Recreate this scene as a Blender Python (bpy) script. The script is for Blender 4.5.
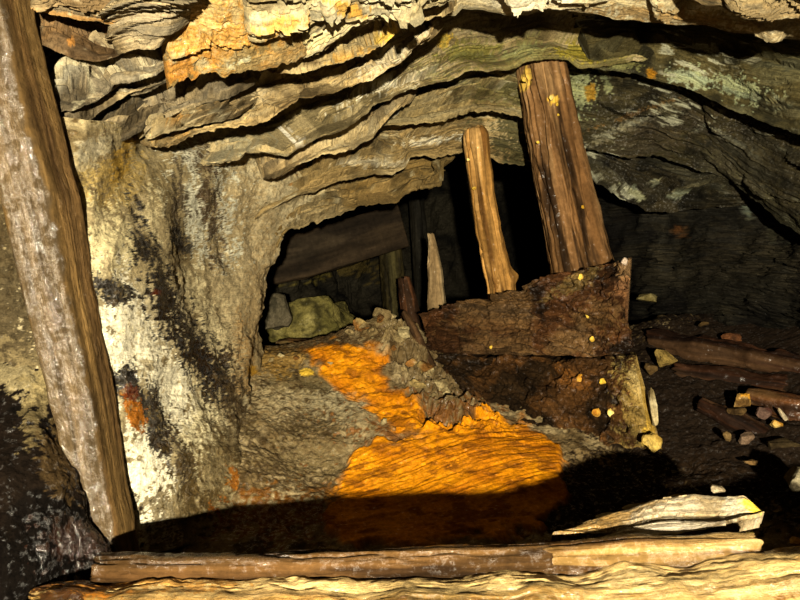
import bpy, bmesh, math, random
import numpy as np
from mathutils import Vector

# ------------------------------------------------------------------ clear
for o in list(bpy.data.objects):
    bpy.data.objects.remove(o, do_unlink=True)
SC = bpy.context.scene
COL = SC.collection

# ------------------------------------------------------------------ camera, world, lamp, exposure
CAMZ = 0.75
FPX = 660.0
cam_data = bpy.data.cameras.new('camera')
cam_data.sensor_width = 36.0
cam_data.lens = 36.0 * FPX / 800.0
cam_data.clip_start = 0.02
cam = bpy.data.objects.new('camera', cam_data)
COL.objects.link(cam)
cam.location = (0, 0, CAMZ)
cam.rotation_euler = (math.radians(90), 0, 0)
SC.camera = cam

world = bpy.data.worlds.new('mine_darkness')
SC.world = world
world.use_nodes = True
world.node_tree.nodes['Background'].inputs[0].default_value = (0.9, 0.8, 0.6, 1)
world.node_tree.nodes['Background'].inputs[1].default_value = 0.0004

# hand lamp held just behind and to the left of the camera
lamp_data = bpy.data.lights.new('hand_lamp', 'POINT')
lamp_data.energy = 2750.0
lamp_data.color = (1.0, 0.89, 0.66)
lamp_data.shadow_soft_size = 0.035
lamp = bpy.data.objects.new('hand_lamp', lamp_data)
COL.objects.link(lamp)
lamp.location = (0.10, -1.45, CAMZ - 0.04)

SC.view_settings.view_transform = 'Standard'
SC.view_settings.look = 'None'
SC.view_settings.exposure = 0.0
SC.view_settings.gamma = 1.0
SC.view_settings.use_curve_mapping = False

# ------------------------------------------------------------------ helpers
def P(px, py, d):
    """point at distance d along the passage, on the sight line of (px, py)"""
    return np.array([(px - 400) / FPX * d, d, CAMZ + (300 - py) / FPX * d])

def to_px(p):
    d = np.maximum(p[..., 1], 0.05)
    return 400 + p[..., 0] / d * FPX, 300 - (p[..., 2] - CAMZ) / d * FPX

def lin(c):
    c = np.array(c, float) / 255.0
    return np.where(c <= 0.04045, c / 12.92, ((c + 0.055) / 1.055) ** 2.4)

def _hash(ix, iy, iz):
    h = (ix.astype(np.uint32) * np.uint32(374761393) + iy.astype(np.uint32) * np.uint32(668265263)
         + iz.astype(np.uint32) * np.uint32(2147483647 - 58))
    h = (h ^ (h >> np.uint32(13))) * np.uint32(1274126177)
    h = h ^ (h >> np.uint32(16))
    h = h * np.uint32(2246822519)
    h = h ^ (h >> np.uint32(15))
    return (h & np.uint32(0xFFFFFF)).astype(np.float32) / np.float32(16777215.0)

def vnoise(p):
    p = np.asarray(p, np.float32) + np.float32(512.3)
    i = np.floor(p)
    f = p - i
    i = i.astype(np.int32).view(np.uint32)
    u = f * f * f * (f * (f * 6 - 15) + 10)
    hx = np.ascontiguousarray(i[..., 0]) * np.uint32(374761393)
    hy = np.ascontiguousarray(i[..., 1]) * np.uint32(668265263)
    hz = np.ascontiguousarray(i[..., 2]) * np.uint32(2147483589)
    X = (hx, hx + np.uint32(374761393)); Y = (hy, hy + np.uint32(668265263)); Z = (hz, hz + np.uint32(2147483589))
    ux, uy, uz = (np.ascontiguousarray(u[..., k]) for k in range(3))
    def fin(h):
        h ^= h >> np.uint32(13); h *= np.uint32(1274126177)
        h ^= h >> np.uint32(16); h *= np.uint32(2246822519)
        h ^= h >> np.uint32(15)
        return (h & np.uint32(0xFFFFFF)).astype(np.float32)
    pl = []
    for dx in (0, 1):
        ln = []
        for dy in (0, 1):
            b = X[dx] + Y[dy]
            a0 = fin(b + Z[0]); a1 = fin(b + Z[1])
            ln.append(a0 + (a1 - a0) * uz)
        pl.append(ln[0] + (ln[1] - ln[0]) * uy)
    return (pl[0] + (pl[1] - pl[0]) * ux) * np.float32(1 / 16777215.0)

def fbm(p, octv=4, gain=0.5):
    p = np.asarray(p, np.float32)
    a, s, t = 1.0, 0.0, 0.0
    for k in range(octv):
        s = s + a * vnoise(p * np.float32(2.03 ** k) + np.float32(17.7 * k))
        t += a
        a *= gain
    return s / t

def sst(a, b, x):
    t = np.clip((x - a) / (b - a), 0, 1)
    return t * t * (3 - 2 * t)

def cst(v, k=2.4):
    return np.clip((v - 0.5) * k + 0.5, 0, 1)

# ------------------------------------------------------------------ materials
def new_mat(name):
    m = bpy.data.materials.new(name)
    m.use_nodes = True
    nt = m.node_tree
    return m, nt, nt.nodes, nt.links, nt.nodes['Principled BSDF']

def wet_film(N, L, at, noise, lo):
    # water stands only in patches: the attribute says how much of the surface is wet
    a = N.new('ShaderNodeMath'); a.operation = 'MULTIPLY_ADD'; a.inputs[1].default_value = 0.36
    L.new(at.outputs['Alpha'], a.inputs[0]); L.new(noise.outputs['Fac'], a.inputs[2])
    m = N.new('ShaderNodeMapRange'); m.inputs[1].default_value = lo + 0.08; m.inputs[2].default_value = lo + 0.20
    m.clamp = True
    L.new(a.outputs[0], m.inputs[0])
    return m.outputs[0]

def mat_rock(name, fine=95.0, bump=0.55, dist=0.012, contrast=(0.45, 1.5), spec=0.5, rdry=0.95, rwet=0.14, strat=True):
    m, nt, N, L, B = new_mat(name)
    at = N.new('ShaderNodeAttribute'); at.attribute_name = 'Col'
    tc = N.new('ShaderNodeTexCoord')
    n1 = N.new('ShaderNodeTexNoise'); n1.inputs['Scale'].default_value = fine
    n1.inputs['Detail'].default_value = 7; n1.inputs['Roughness'].default_value = 0.65
    L.new(tc.outputs['Object'], n1.inputs['Vector'])
    mp = N.new('ShaderNodeAttribute'); mp.attribute_name = 'grain'
    n2 = N.new('ShaderNodeTexNoise'); n2.inputs['Scale'].default_value = 14.0
    n2.inputs['Detail'].default_value = 6; n2.inputs['Roughness'].default_value = 0.6
    L.new(mp.outputs['Vector'], n2.inputs['Vector'])
    n5 = N.new('ShaderNodeTexNoise'); n5.inputs['Scale'].default_value = fine * 3.2
    n5.inputs['Detail'].default_value = 4; n5.inputs['Roughness'].default_value = 0.7
    L.new(tc.outputs['Object'], n5.inputs['Vector'])
    m5 = N.new('ShaderNodeMath'); m5.operation = 'MULTIPLY_ADD'; m5.inputs[1].default_value = 0.9; 
    L.new(n5.outputs['Fac'], m5.inputs[0]); L.new(n1.outputs['Fac'], m5.inputs[2])
    mo = N.new('ShaderNodeMath'); mo.operation = 'SUBTRACT'; mo.inputs[1].default_value = 0.45
    L.new(m5.outputs[0], mo.inputs[0])
    mx = N.new('ShaderNodeMath'); mx.operation = 'ADD'
    L.new(mo.outputs[0], mx.inputs[0]); L.new(n2.outputs['Fac'], mx.inputs[1])
    mr = N.new('ShaderNodeMapRange'); mr.inputs[1].default_value = 0.7; mr.inputs[2].default_value = 1.3
    mr.inputs[3].default_value = contrast[0]; mr.inputs[4].default_value = contrast[1]
    mr.clamp = True
    L.new(mx.outputs[0], mr.inputs[0])
    vm = N.new('ShaderNodeVectorMath'); vm.operation = 'SCALE'
    L.new(at.outputs['Color'], vm.inputs[0]); L.new(mr.outputs[0], vm.inputs['Scale'])
    L.new(vm.outputs[0], B.inputs['Base Color'])
    rr = N.new('ShaderNodeMapRange'); rr.inputs[3].default_value = rdry; rr.inputs[4].default_value = rwet
    we = wet_film(N, L, at, n1, 0.60)
    L.new(we, rr.inputs[0]); L.new(rr.outputs[0], B.inputs['Roughness'])
    sp = N.new('ShaderNodeMapRange'); sp.inputs[3].default_value = 0.02; sp.inputs[4].default_value = 0.8
    L.new(we, sp.inputs[0]); L.new(sp.outputs[0], B.inputs['Specular IOR Level'])
    n3 = N.new('ShaderNodeTexNoise'); n3.inputs['Scale'].default_value = fine * 1.6
    n3.inputs['Detail'].default_value = 8; n3.inputs['Roughness'].default_value = 0.7
    L.new(tc.outputs['Object'], n3.inputs['Vector'])
    hb = N.new('ShaderNodeMath'); hb.operation = 'MULTIPLY_ADD'; hb.inputs[1].default_value = 0.7
    L.new(n2.outputs['Fac'], hb.inputs[0]); L.new(n3.outputs['Fac'], hb.inputs[2])
    bp = N.new('ShaderNodeBump'); bp.inputs['Strength'].default_value = bump; bp.inputs['Distance'].default_value = dist
    L.new(hb.outputs[0], bp.inputs['Height']); L.new(bp.outputs[0], B.inputs['Normal'])
    return m

def mat_wood(name, bump=0.6, dist=0.006, contrast=(0.5, 1.45), rdry=0.75, rwet=0.18, gscale=1.0):
    m, nt, N, L, B = new_mat(name)
    at = N.new('ShaderNodeAttribute'); at.attribute_name = 'Col'
    gr = N.new('ShaderNodeAttribute'); gr.attribute_name = 'grain'
    n1 = N.new('ShaderNodeTexNoise'); n1.inputs['Scale'].default_value = 70 * gscale
    n1.inputs['Detail'].default_value = 7; n1.inputs['Roughness'].default_value = 0.65
    L.new(gr.outputs['Vector'], n1.inputs['Vector'])
    tc = N.new('ShaderNodeTexCoord')
    n2 = N.new('ShaderNodeTexNoise'); n2.inputs['Scale'].default_value = 45
    n2.inputs['Detail'].default_value = 8; n2.inputs['Roughness'].default_value = 0.7
    L.new(tc.outputs['Object'], n2.inputs['Vector'])
    mx = N.new('ShaderNodeMath'); mx.operation = 'ADD'
    L.new(n1.outputs['Fac'], mx.inputs[0]); L.new(n2.outputs['Fac'], mx.inputs[1])
    mr = N.new('ShaderNodeMapRange'); mr.inputs[1].default_value = 0.72; mr.inputs[2].default_value = 1.28
    mr.inputs[3].default_value = contrast[0]; mr.inputs[4].default_value = contrast[1]
    L.new(mx.outputs[0], mr.inputs[0])
    vm = N.new('ShaderNodeVectorMath'); vm.operation = 'SCALE'
    L.new(at.outputs['Color'], vm.inputs[0]); L.new(mr.outputs[0], vm.inputs['Scale'])
    L.new(vm.outputs[0], B.inputs['Base Color'])
    rr = N.new('ShaderNodeMapRange'); rr.inputs[3].default_value = rdry; rr.inputs[4].default_value = rwet
    we = wet_film(N, L, at, n2, 0.58)
    L.new(we, rr.inputs[0]); L.new(rr.outputs[0], B.inputs['Roughness'])
    sp = N.new('ShaderNodeMapRange'); sp.inputs[3].default_value = 0.03; sp.inputs[4].default_value = 0.8
    L.new(we, sp.inputs[0]); L.new(sp.outputs[0], B.inputs['Specular IOR Level'])
    bp = N.new('ShaderNodeBump'); bp.inputs['Strength'].default_value = bump; bp.inputs['Distance'].default_value = dist
    L.new(mx.outputs[0], bp.inputs['Height']); L.new(bp.outputs[0], B.inputs['Normal'])
    return m

M_ROCK = mat_rock('schist_rock')
M_WALL = mat_rock('crusted_wall_rock', fine=70, bump=0.7, dist=0.012, contrast=(0.45, 1.4), rwet=0.16)
M_MUD = mat_rock('ochre_mud_and_rubble', fine=80, bump=0.5, dist=0.010, contrast=(0.55, 1.35), rwet=0.2)
M_STONE = mat_rock('loose_stone', fine=110, bump=0.5, dist=0.006)
M_WOOD = mat_wood('old_timber')
M_WET = mat_wood('wet_timber', bump=0.8, dist=0.008, rwet=0.12)
M_ROT = mat_rock('rotten_muddy_timber', fine=60, bump=0.8, dist=0.012, contrast=(0.35, 1.6), rwet=0.3)

def tag(o, label=None, cat=None, group=None, kind=None):
    if label: o['label'] = label
    if cat: o['category'] = cat
    if group: o['group'] = group
    if kind: o['kind'] = kind
    return o

ALB = 0.42    # albedo scaled down so that bounced light leaves the shadows dark
def link_mesh(name, V, quads, ngons, col, mat, parent=None, smooth=False, grain=None, origin=None):
    """V (n,3) world space, quads (m,4) / list of ngons, col (n,4)"""
    V = np.asarray(V, np.float64)
    c = V.mean(0) if origin is None else np.asarray(origin, float)
    me = bpy.data.meshes.new(name)
    nq = len(quads)
    ng = sum(len(g) for g in ngons)
    me.vertices.add(len(V))
    me.vertices.foreach_set('co', (V - c).astype(np.float32).ravel())
    me.loops.add(nq * 4 + ng)
    li = np.concatenate([np.asarray(quads, np.int32).ravel()] + [np.asarray(g, np.int32) for g in ngons]) if nq or ngons else np.zeros(0, np.int32)
    me.loops.foreach_set('vertex_index', li.astype(np.int32))
    me.polygons.add(nq + len(ngons))
    st = list(np.arange(nq) * 4)
    k = nq * 4
    for g in ngons:
        st.append(k); k += len(g)
    me.polygons.foreach_set('loop_start', np.array(st, np.int32))
    me.update(calc_edges=True)
    me.validate()
    me.polygons.foreach_set('use_smooth', np.full(len(me.polygons), smooth, bool))
    col = np.array(col, np.float32); col[:, :3] *= ALB
    a = me.color_attributes.new('Col', 'FLOAT_COLOR', 'POINT')
    a.data.foreach_set('color', np.asarray(col, np.float32).ravel())
    if grain is None:
        grain = V * 4.0
    if grain is not None:
        g = me.attributes.new('grain', 'FLOAT_VECTOR', 'POINT')
        g.data.foreach_set('vector', np.asarray(grain, np.float32).ravel())
    me.materials.append(mat)
    o = bpy.data.objects.new(name, me)
    COL.objects.link(o)
    o.location = c
    if parent is not None:
        o.parent = parent
        o.location = Vector(c) - parent.location
    return o

# colour recipes: palette spread by noise, then stains and a few painted shade patches with shapes of their own
def paint(V, pal, patches=(), wet=0.15, seed=0.0, freq=5.0, streak=None, qv=None):
    q = (V if qv is None else qv) + seed * 3.17
    if streak is not None:
        q2 = V * np.asarray(streak) + seed
    else:
        q2 = q * freq * 2.2
    f1 = cst(fbm(q * freq, 4)); f2 = cst(fbm(q2 + 31.0, 4)); f3 = cst(fbm(q * freq * 0.7 + 77.0, 5))
    pal = [lin(c) for c in pal]
    c = pal[0] + (pal[1] - pal[0]) * f1[..., None]
    if len(pal) > 2:
        c = c + (pal[2] - c) * (sst(0.5, 0.85, f2))[..., None]
    if len(pal) > 3:
        c = c + (pal[3] - c) * (sst(0.6, 0.85, f3))[..., None]
    w = np.clip(wet * (0.5 + f1), 0, 1)
    if len(patches):
        px, py = to_px(V)
        nz = fbm(V * 18.0 + 5.1, 5, 0.6) - 0.5
        nz2 = fbm(V * 80.0 + 9.1, 4, 0.65) - 0.5
        for pt in patches:
            x, y, rx, ry, ang, colr, k = pt[:7]
            rough = pt[7] if len(pt) > 7 else 2.0
            wv = pt[8] if len(pt) > 8 else None
            a = math.radians(ang)
            dx, dy = px - x, py - y
            u = (dx * math.cos(a) + dy * math.sin(a)) / rx
            v = (-dx * math.sin(a) + dy * math.cos(a)) / ry
            r = np.sqrt(u * u + v * v) + rough * nz + rough * 1.7 * nz2
            mk = sst(1.09, 0.91, r) * k
            cs = np.sqrt(np.clip(c, 0, 1)); c = (cs + (np.sqrt(lin(colr)) - cs) * mk[..., None]) ** 2
            if wv is not None:
                w = w + (wv - w) * mk
    out = np.ones(V.shape[:-1] + (4,))
    out[..., :3] = np.clip(c, 0, 1)
    out[..., 3] = w
    return out

def resample(poly, n):
    poly = np.asarray(poly, float)
    seg = np.hypot(np.diff(poly[:, 0]), np.diff(poly[:, 1]))
    s = np.concatenate([[0], np.cumsum(seg)]); s /= s[-1]
    t = np.linspace(0, 1, n)
    return np.stack([np.interp(t, s, poly[:, k]) for k in range(poly.shape[1])], -1)

def smoothrows(A, it):
    for _ in range(it):
        B = A.copy()
        B[1:-1] = 0.25 * A[:-2] + 0.5 * A[1:-1] + 0.25 * A[2:]
        A = B
    return A

def catmull(K, t):
    """K (n,...) keyed at equal steps, t in 0..1"""
    n = len(K)
    if n == 2:
        return K[0] + (K[1] - K[0]) * t[:, None, None]
    x = t * (n - 1)
    i = np.clip(np.floor(x).astype(int), 0, n - 2)
    f = (x - i)[:, None, None]
    k0 = K[np.maximum(i - 1, 0)]; k1 = K[i]; k2 = K[i + 1]; k3 = K[np.minimum(i + 2, n - 1)]
    return 0.5 * (2 * k1 + (k2 - k0) * f + (2 * k0 - 5 * k1 + 4 * k2 - k3) * f * f + (3 * k1 - k0 - 3 * k2 + k3) * f ** 3)

def patch(name, rows, out, th, pal, patches=(), parent=None, mat=None, res=1.6, jag=0.012, bulge=0.02,
          strata=5, samp=0.014, rough=0.016, seed=1.0, wet=0.12, freq=5.0, swarp=1.6, tilt=0.0,
          lump=0.0, stretch=6.0, origin=None, endj=0.0, flakes=0, sink=0.0, lipvar=0.0, fleck=None, lipfix=0.0, crumb=0.0):
    """a solid piece of rock: front face through the given rows, closed by a back at out*th"""
    lens = [np.sum(np.hypot(np.diff(np.array(r)[:, 0]), np.diff(np.array(r)[:, 1]))) for r in rows]
    nS = int(max(24, max(lens) / res))
    R = [resample(r, nS) for r in rows]
    hgt = sum(np.mean(np.hypot(R[i + 1][:, 0] - R[i][:, 0], R[i + 1][:, 1] - R[i][:, 1])) for i in range(len(R) - 1))
    nT = int(max(14, hgt / (res * 0.8)))
    K = np.stack([P(r[:, 0], r[:, 1], r[:, 2]).T for r in R])
    for i in range(len(K) - 1):
        K[i] = smoothrows(K[i], 3 if len(K) > 2 else 60)
    t = np.linspace(0, 1, nT)
    s = np.linspace(0, 1, nS)
    lipk = K[-1].copy()
    K[-1] = smoothrows(K[-1], 24)
    G = catmull(K, t)
    G = G + (np.clip((t - 0.62) / 0.38, 0, 1) ** 1.6)[:, None, None] * (lipk - K[-1])[None]
    LS = lens[-1] / FPX * 2.0
    # ragged lip
    sj = np.stack([s * LS * 26 + seed * 7, np.zeros(nS) + seed, np.zeros(nS)], -1)
    jn = fbm(sj, 4, 0.6)
    jb = np.floor(fbm(sj * 1.7 + 9, 3) * 9) / 9
    jg = ((jn - 0.5) * 1.8 + (jb - 0.5) * 2.2) * jag
    dT = G[-1] - G[-4]
    dT = dT / (np.linalg.norm(dT, axis=-1, keepdims=True) + 1e-9)
    wgt = np.clip((t - 0.84) / 0.16, 0, 1) ** 1.5
    G = G + wgt[:, None, None] * (dT * jg[:, None])[None]
    if endj:
        tv = np.stack([t * hgt / FPX * 2 * 22, t * 0 + seed * 3, t * 0], -1)
        for side in (0, 1):
            e = (fbm(tv + 50 * side, 5, 0.7) - 0.5) * 2 * endj
            dS = (G[:, -1] - G[:, -6]) if side else (G[:, 0] - G[:, 5])
            dS = dS / (np.linalg.norm(dS, axis=-1, keepdims=True) + 1e-9)
            ws = np.clip((s if side else 1 - s) * 8 - 7, 0, 1) ** 2
            G = G + ws[None, :, None] * (dS * e[:, None])[:, None]
    gS = np.gradient(G, axis=1); gT = np.gradient(G, axis=0)
    n = np.cross(gS, gT)
    n /= np.linalg.norm(n, axis=-1, keepdims=True) + 1e-9
    view = np.array([0, 0, CAMZ]) - G
    sg = np.sign(np.sum(n * view, -1, keepdims=True).mean())
    n = n * sg
    for _ in range(2):
        n[1:-1] = (n[:-2] + 2 * n[1:-1] + n[2:]) / 4
        n[:, 1:-1] = (n[:, :-2] + 2 * n[:, 1:-1] + n[:, 2:]) / 4
    HT = hgt / FPX * 2.0
    tint = None
    S, T = np.meshgrid(s * LS, t * HT)
    q3 = np.stack([S * 5, T * 5 * stretch / 3, np.full_like(S, seed * 11.3)], -1)
    dsp = bulge * np.sin(np.pi * np.clip(t, 0, 1))[:, None] * np.ones_like(S)
    if strata > 0:
        wp = (fbm(q3, 4) - 0.5) * swarp
        q = (T / HT) * strata + wp + tilt * S / LS + seed
        am = np.clip(cst(fbm(q3 * 0.9 + 40, 3), 3.2), 0, 1)
        fr = q - np.floor(q)
        cellam = _hash(np.floor(q).astype(np.int64), np.full(q.shape, int(seed * 13), np.int64), np.zeros(q.shape, np.int64))
        dsp = dsp + 1.6 * samp * (fr ** 0.8 - 0.4) * am * (0.3 + 1.0 * cellam)
        q = (T / HT) * strata * 3.3 + wp * 2.7 + tilt * 3.3 * S / LS + fbm(q3 * 4, 3) * 1.5
        fr = q - np.floor(q)
        am2 = np.clip(cst(fbm(q3 * 2.0 + 90, 3), 3.0), 0, 1)
        dsp = dsp + samp * 0.6 * (fr - 0.5) * am2
        lt = _hash(np.floor(q).astype(np.int64), np.full(q.shape, int(seed * 17) + 3, np.int64), np.zeros(q.shape, np.int64))
        lt2 = _hash(np.floor(q * 2.6 + 0.3).astype(np.int64), np.full(q.shape, int(seed * 29) + 5, np.int64), np.zeros(q.shape, np.int64))
        tint = (0.72 + 0.5 * lt)[..., None] * (0.86 + 0.28 * lt2)[..., None] * (1 + (lt2 - 0.5)[..., None] * np.array([0.10, 0.0, -0.22]))
    rs = np.random.RandomState(int(seed * 37) % 9999)
    sn = s[None] + 0.01 * (fbm(q3 * 6, 2) - 0.5)
    for k in range(flakes):
        sc_, tc_ = rs.uniform(0.05, 0.95), rs.uniform(0.25, 0.92)
        Lh = rs.uniform(0.10, 0.28) / max(LS, 0.2) * 0.5
        a_t = rs.uniform(0.05, 0.16) / max(HT, 0.1) * 0.5
        hh = rs.uniform(0.014, 0.05)
        x = np.clip(np.abs(sn - sc_) / Lh, 0, 1)
        tl = tc_ + a_t * 0.45 * (1 - x ** 2) + rs.uniform(-0.25, 0.25) * (sn - sc_) + 0.05 * (fbm(np.stack([S * 40, S * 0 + k, S * 0], -1), 3) - 0.5)
        tt = tl - a_t * 1.6 * np.sqrt(np.clip(1 - x ** 2, 0, 1)) - 1e-4
        T1 = t[:, None] * np.ones_like(S)
        prof = np.clip((T1 - tt) / (tl - tt), 0, 1) ** 0.7
        dsp = dsp + np.where((T1 < tl) & (x < 1), hh * prof * (1 - x ** 4), 0)
    if lipvar:
        dsp = dsp + lipvar * 2 * (cst(fbm(np.stack([S * 5, S * 0 + seed * 7, S * 0], -1), 3)) - 0.5) * t[:, None] ** 1.5
    dsp = dsp + rough * 2 * (fbm(G * 9 + seed, 5) - 0.5)
    q4 = np.stack([S * 14, T * 14 * stretch, np.full_like(S, seed * 3.3)], -1)
    dsp = dsp + rough * 0.7 * (fbm(q4, 4) - 0.5)
    if crumb:
        cb = fbm(G * 38 + seed * 4, 4, 0.6)
        dsp = dsp + crumb * (cst(cb, 3.0) - 0.5) - crumb * 1.5 * sst(0.60, 0.70, fbm(G * 26 + seed, 3))
    if lump:
        dsp = dsp + lump * 2 * (fbm(G * 4.5 + seed * 2, 3) - 0.5)
    dsp = dsp * (1 - lipfix * np.clip((t - 0.78) / 0.22, 0, 1) ** 2)[:, None] * np.clip(G[..., 1] / 2.1, 0.55, 1.15)
    G = G + n * dsp[..., None]
    out = np.asarray(out, float); out = out / np.linalg.norm(out)
    if sink:
        e = np.minimum(s, 1 - s) * LS / 0.05
        G = G + out * (sink * (1 - np.clip(e, 0, 1)) ** 2)[None, :, None]
    lipn = (fbm(np.stack([s * LS * 9, s * 0 + seed * 5, s * 0], -1), 3) - 0.5)[:, None]
    b1 = G[-1] + out * th * 0.35 + lipn * 0.02
    b2 = G[-1] + out * th
    b3 = G[0] + out * th
    A = np.concatenate([G, b1[None], b2[None], b3[None]], 0)
    nr = nT + 3
    V = A.reshape(-1, 3)
    idx = np.arange(nr * nS).reshape(nr, nS)
    nx = np.roll(idx, -1, 0)
    quads = np.stack([idx[:, :-1], idx[:, 1:], nx[:, 1:], nx[:, :-1]], -1).reshape(-1, 4)
    if sg < 0:
        quads = quads[:, ::-1]
    caps = [list(idx[:, 0]), list(idx[::-1, -1])]
    if sg < 0:
        caps = [c[::-1] for c in caps]
    col = paint(A, pal, patches, wet, seed, freq)
    if tint is not None:
        col[:nT, :, :3] *= tint
    if fleck is not None:
        ff = fbm(np.stack([S * 22 + 1.5 * fbm(q3 * 2, 2), T * 90, np.full_like(S, seed)], -1), 3)
        fm = sst(0.42, 0.62, fbm(G * 5 + seed * 3, 3))
        mk = sst(fleck[0], fleck[0] + 0.06, ff) * fm * fleck[2]
        cs = np.sqrt(np.clip(col[:nT, :, :3], 0, 1))
        col[:nT, :, :3] = (cs + (np.sqrt(lin(fleck[1])) - cs) * mk[..., None]) ** 2
    col = np.clip(col, 0, 1).reshape(-1, 4)
    gk = np.stack([S * 0.6, T * (stretch * 2.2), np.full_like(S, seed)], -1)
    if strata == 0:
        gk = G * 4.0
    gk = gk + 0.03 * (fbm(G * 7 + seed, 3)[..., None] - 0.5)
    gk = np.concatenate([gk, gk[-1:] + [0, .02, 0], gk[-1:] + [0, .06, 0], gk[:1]], 0).reshape(-1, 3)
    return link_mesh(name, V, quads, caps, col, mat or M_ROCK, parent, False, gk, origin)

def icos(n):
    bm = bmesh.new()
    bmesh.ops.create_icosphere(bm, subdivisions=n, radius=1.0)
    V = np.array([v.co[:] for v in bm.verts]); F = [[v.index for v in f.verts] for f in bm.faces]
    bm.free()
    return V, F
ICO = {k: icos(k) for k in (2, 3, 4, 5)}

def rotm(rx, ry, rz):
    from mathutils import Euler
    return np.array(Euler((rx, ry, rz)).to_matrix())

def stone(name, c, size, rot, pal, seed, sub=3, patches=(), wet=0.15, parent=None, mat=None, cuts=9, rough=0.10, freq=14.0):
    V, F = ICO[sub]
    rs = np.random.RandomState(int(seed * 101) % 9973)
    V = V.copy()
    for k in range(cuts):
        d = rs.normal(size=3); d /= np.linalg.norm(d)
        h = rs.uniform(0.4, 0.8)
        over = np.maximum(V @ d - h, 0)
        V = V - over[:, None] * d
    nn = V / np.linalg.norm(V, axis=1, keepdims=True)
    V = V + nn * (rough * 2 * (fbm(V * 1.7 + seed, 4) - 0.5))[:, None]
    V = V * np.asarray(size)
    V = V @ rotm(*rot).T + np.asarray(c)
    col = paint(V, pal, patches, wet, seed, freq)
    return link_mesh(name, V, np.zeros((0, 4), int), F, col, mat or M_STONE, parent, False, None)

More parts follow.
